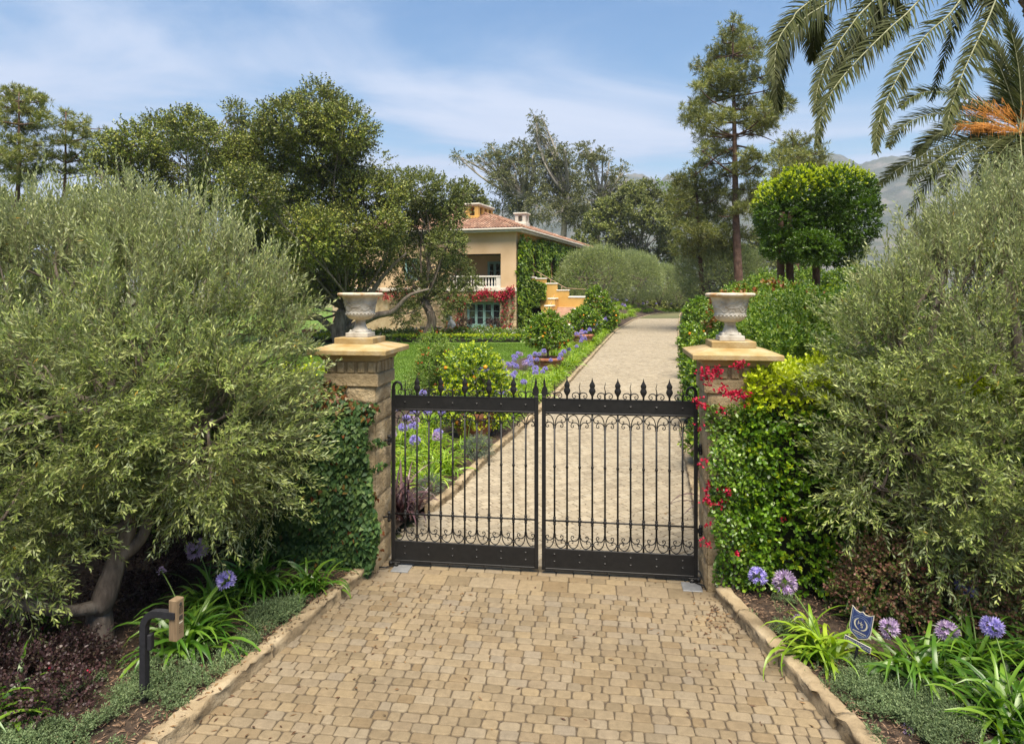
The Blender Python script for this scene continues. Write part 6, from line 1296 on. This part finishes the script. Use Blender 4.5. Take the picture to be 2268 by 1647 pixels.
def ficus():
    Y=27; b=np.array([*at(1760,650,Y)[:2],0]); root=thing('ficus_tree','clipped dense tree with yellow-green tips on several trunks, right of the tallest pine',('tree'),b); m=MB(); p=lambda v:px(Y,v)
    bl_=[(1740,470,62,60),(1800,450,70,62),(1870,440,62,60),(1720,500,42,60),(1760,520,60,50),(1830,520,62,50),(1890,480,50,60),(1775,420,48,40),(1850,405,42,30),(1905,420,36,34),(1715,440,32,36),(1735,545,40,26),(1800,550,46,30),(1860,550,50,34)]
    blobs=[(*at(a,c,Y+.9*rng.normal()),p(d),p(d),p(e)) for a,c,d,e in bl_]
    for q in(1728,1748,1806):
        P=[np.array([*at(q,650,Y+.3*rng.normal())[:2],0]),at(q+2,620,Y),at(q-2,540,Y),at(q+4,470,Y)]; m.tube(spline(P,10),np.linspace(.17,.1,10),9)
    m.build('trunk',M['pinebark'],root); P,D=blob_pts(blobs,70,.22,.3,.55,None,1,.6); m=MB(); u=P[:,2]+.5*rng.random(len(P))-1.2*((P[:,0]-b[0])/5)-.3; hi=(u>np.quantile(u,.8)); shoots(m,P[~hi],D[~hi],.22,8,.85,.105,.055,.05,'oval',0); shoots(m,P[hi],nrm(D[hi]+ZG*.4),.28,9,.75,.1,.05,0,'oval',0,tipmat=1); m.build('crown',[M['ficus'],M['young']],root)
ficus()
# ---- palms
def frond(m,P,nl,Lm,W,hint,r=rng,droop=.25,v=.25,mat=0,rmat=1,rr=.02):
    P=spline(P,36); T=nrm(np.gradient(P,axis=0)); m.tube(P,np.linspace(rr,rr*.2,36),6,rmat,cap=False)
    t=np.linspace(.1,.995,nl); idx=t*35
    for sg in(-1,1):
        p=np.stack([np.interp(idx+.2*r.random(nl),np.arange(36),P[:,i]) for i in range(3)],-1); tg=nrm(np.stack([np.interp(idx,np.arange(36),T[:,i]) for i in range(3)],-1))
        s=nrm(np.cross(tg,hint))*sg; n_=np.cross(s,tg)*sg
        a=rad(52)-rad(26)*t+.09*r.normal(size=nl); D=nrm(tg*np.cos(a)[:,None]+s*np.sin(a)[:,None]+nrm(np.asarray(hint,float))*v*(.5+r.random((nl,1)))+.05*r.normal(size=(nl,3)))
        L=Lm*(np.sin(np.pi*np.clip(.22+.74*t,0,1))**.7)*(.85+.3*r.random(nl))
        S_=nrm(np.cross(D,nrm(np.cross(s,tg))+.35*r.normal(size=(nl,3)))); w=W*.5
        k=4; u=np.linspace(0,1,k+1); V=[]
        for i_,q in enumerate(u):
            c=p+D*(L*q)[:,None]; c[:,2]-=droop*L*q**2; ww=w*(.7+.6*q if q<.4 else 1.0*(1-q)**.6+.02); V.append(c+S_*ww); V.append(c-S_*ww)
        V=np.stack(V,1).reshape(-1,3); i=np.arange(nl)[:,None,None]*(2*k+2)+2*np.arange(k)[None,:,None]; m.add(V,(i+np.array([0,1,3,2])).reshape(-1,4),mat)
def palm_crown(root,c,specs,Lm,W,hint_fn,nl=75):
    for P,dr in specs:
        m=MB(); P=np.array(P); frond(m,P,nl,Lm,W,hint_fn(P),droop=dr); m.build('frond',[M['palm'],M['rachis']],root)
def palm_trunk(root,base,top,r0,r1):
    m=MB(); base=np.array(base); top=np.array(top); m.tube(np.linspace(base,top,14),np.concatenate([np.full(10,r0),[r0*1.1,r1,r1*1.15,r1*.9]]),18)
    H=np.linalg.norm(top-base); ax=nrm(top-base); z=0; k=0
    while z<H:
        rr=np.interp(z/H,[0,.7,.85,1],[r0,r0,r1*1.1,r1])
        for j in range(14):
            a=j*2*np.pi/14+(k%2)*np.pi/14; o=np.array([math.cos(a),math.sin(a),0]); tt=np.array([-math.sin(a),math.cos(a),0]); b=base+ax*z+o*(rr-.02)
            V=[b-tt*rr*.21,b+tt*rr*.21,b+ax*.19+o*.01,b-ax*.12,b+o*(.085)+ax*.05]; m.add(V,[(0,3,4),(3,1,4),(1,2,4),(2,0,4)])
        z+=.13; k+=1
    m.build('trunk',M['palmbark'],root)
def big_palm():
    Y=11.5; c=at(2345,-230,Y); b=np.array([*at(2440,650,Y)[:2],0.05]); root=thing('palm_tree','tall palm at the upper right corner whose long fronds hang into the sky','palm tree',b); palm_trunk(root,b,c+[.15,0,-.1],.34,.62)
    Q=lambda x,y:((1700+x/2.746)*.945,(y/2.746)*.945)
    paths=[([(560,0),(430,130),(345,250),(318,400),(322,520)],10.2,.3),([(700,-10),(520,110),(400,260),(345,400),(330,560),(345,700)],11.4,.5),([(640,-30),(600,120),(572,260),(560,380)],12.2,.5),
       ([(940,20),(800,180),(670,370),(595,560),(580,730)],10.0,.3),([(960,100),(840,270),(740,430),(690,560)],11.8,.35),([(1240,10),(1050,190),(850,390),(700,570),(620,740),(590,950)],9.6,.3),
       ([(1500,20),(1300,220),(1150,430),(1050,620),(985,800),(965,975)],9.2,.3),([(1725,40),(1620,270),(1530,470),(1455,680),(1420,850)],9.6,.35),([(960,-60),(985,80),(1000,180),(1015,280)],12.0,.5),([(1100,-60),(1140,60),(1175,170)],12.4,.5),([(1690,-60),(1700,60),(1690,120)],12.4,.5)]
    specs=[]
    for pts,Yt,dr in paths:
        n=len(pts); P=[c]
        x0,y0=Q(*pts[0]); P.append((c+at(x0,y0,Y+(Yt-Y)*.35))/2+[0,0,.55])
        for i,q in enumerate(pts): x,y=Q(*q); P.append(at(x,y,Y+(Yt-Y)*(.35+.65*i/(n-1))))
        specs.append((P,dr))
    r=np.random.default_rng(77)
    for k in range(26):
        a=k*2.4; e=rad(70)*r.random()+.1; d=np.array([math.cos(a),math.sin(a),0]); 
        if not(d[1]>.3 or d[0]>.45): continue
        L=3.6; P=[c+d*L*t*math.cos(e)*.95+np.array([0,0,L*(t*math.sin(e)-1.0*t**2.2)]) for t in np.linspace(0,1,6)]; specs.append((P,.25))
    palm_crown(root,c,specs,.36,.032,lambda P: nrm(np.array([-.25,-1,.35])) if True else None,150)
big_palm()
def small_palm():
    Y=17; c=at(2262,292,Y); b=np.array([*at(2275,650,Y)[:2],0.05]); root=thing('palm_tree','date palm with orange fruit strands behind the right olive','palm tree',b); palm_trunk(root,b,c+[0,0,-.3],.34,.5)
    Q=lambda x,y:((1700+x/2.746)*.945,(y/2.746)*.945); c0=(1885,830)
    paths=[([(1700,690),(1550,630),(1400,595),(1280,595),(1180,640),(1130,695)],-1.0),([(1650,760),(1480,740),(1330,735),(1180,790),(1090,870),(1050,945)],-1.5),([(1650,800),(1500,810),(1380,860),(1290,920),(1230,990)],.8),([(1600,880),(1400,930),(1200,1040),(1080,1110),(1000,1190)],-1.2),([(1650,900),(1480,960),(1350,1040),(1250,1110),(1180,1190)],-2),
      ([(1740,900),(1600,960),(1480,1060),(1420,1160),(1400,1250)],-2.2),([(1770,900),(1680,980),(1630,1060),(1600,1200)],-2.5),([(1850,900),(1760,1000),(1690,1120),(1660,1280)],-2.8),([(1900,900),(1910,1050),(1900,1200)],-3),([(1860,700),(1800,520),(1740,400),(1640,350),(1590,340)],.5),([(1880,650),(1830,480),(1760,340),(1700,280),(1640,245)],1.0),([(1900,600),(1880,400),(1830,180),(1760,40)],0),([(1890,700),(1780,560),(1700,470),(1640,440)],1.8),([(1900,640),(1910,480),(1870,300),(1800,200)],1.5),([(1800,760),(1650,700),(1500,690),(1400,700)],2.2),([(1840,720),(1780,640),(1720,560)],2.0),([(1560,420),(1450,290),(1340,320)],1.0)][:-1]
    specs=[]
    for pts,dy in paths:
        n=len(pts); P=[c]
        for i,q in enumerate(pts): x,y=Q(*q); P.append(at(x,y,Y+dy*(i+1)/n))
        specs.append((P,.2))
    r=np.random.default_rng(78)
    for k in range(22):
        a=k*2.4; e=rad(75)*r.random()-.1; d=np.array([math.cos(a),math.sin(a),0]); L=3.7
        if d[0]<-.3: continue
        P=[c+d*L*t*math.cos(e)+np.array([0,0,L*(t*math.sin(e)-.85*t**2.2)]) for t in np.linspace(0,1,6)]; specs.append((P,.2))
    palm_crown(root,c,specs,.52,.034,lambda P: nrm(np.array([-.15,-.75,.65])),120)
    for x,y,n,s,w in((1560,820,90,.5,.11),(1830,830,140,.45,.16),(1700,690,70,.55,.2)):
        px_,py_=Q(x,y); e=at(px_,py_,Y-.6); m=MB(); 
        for k in range(n):
            a=c+.1*rng.normal(size=3); q=e+np.array([w*2.2*rng.normal(),w*rng.normal(),w*.55*rng.normal()]); m.tube([a+(q-a)*.55,q+(0,0,.03),q-np.array([.03*rng.normal(),0,.08+.08*rng.random()])],[.004,.004,.003],3,cap=False)
        m.build('fruit_strands',M['datefruit'],root)
small_palm()
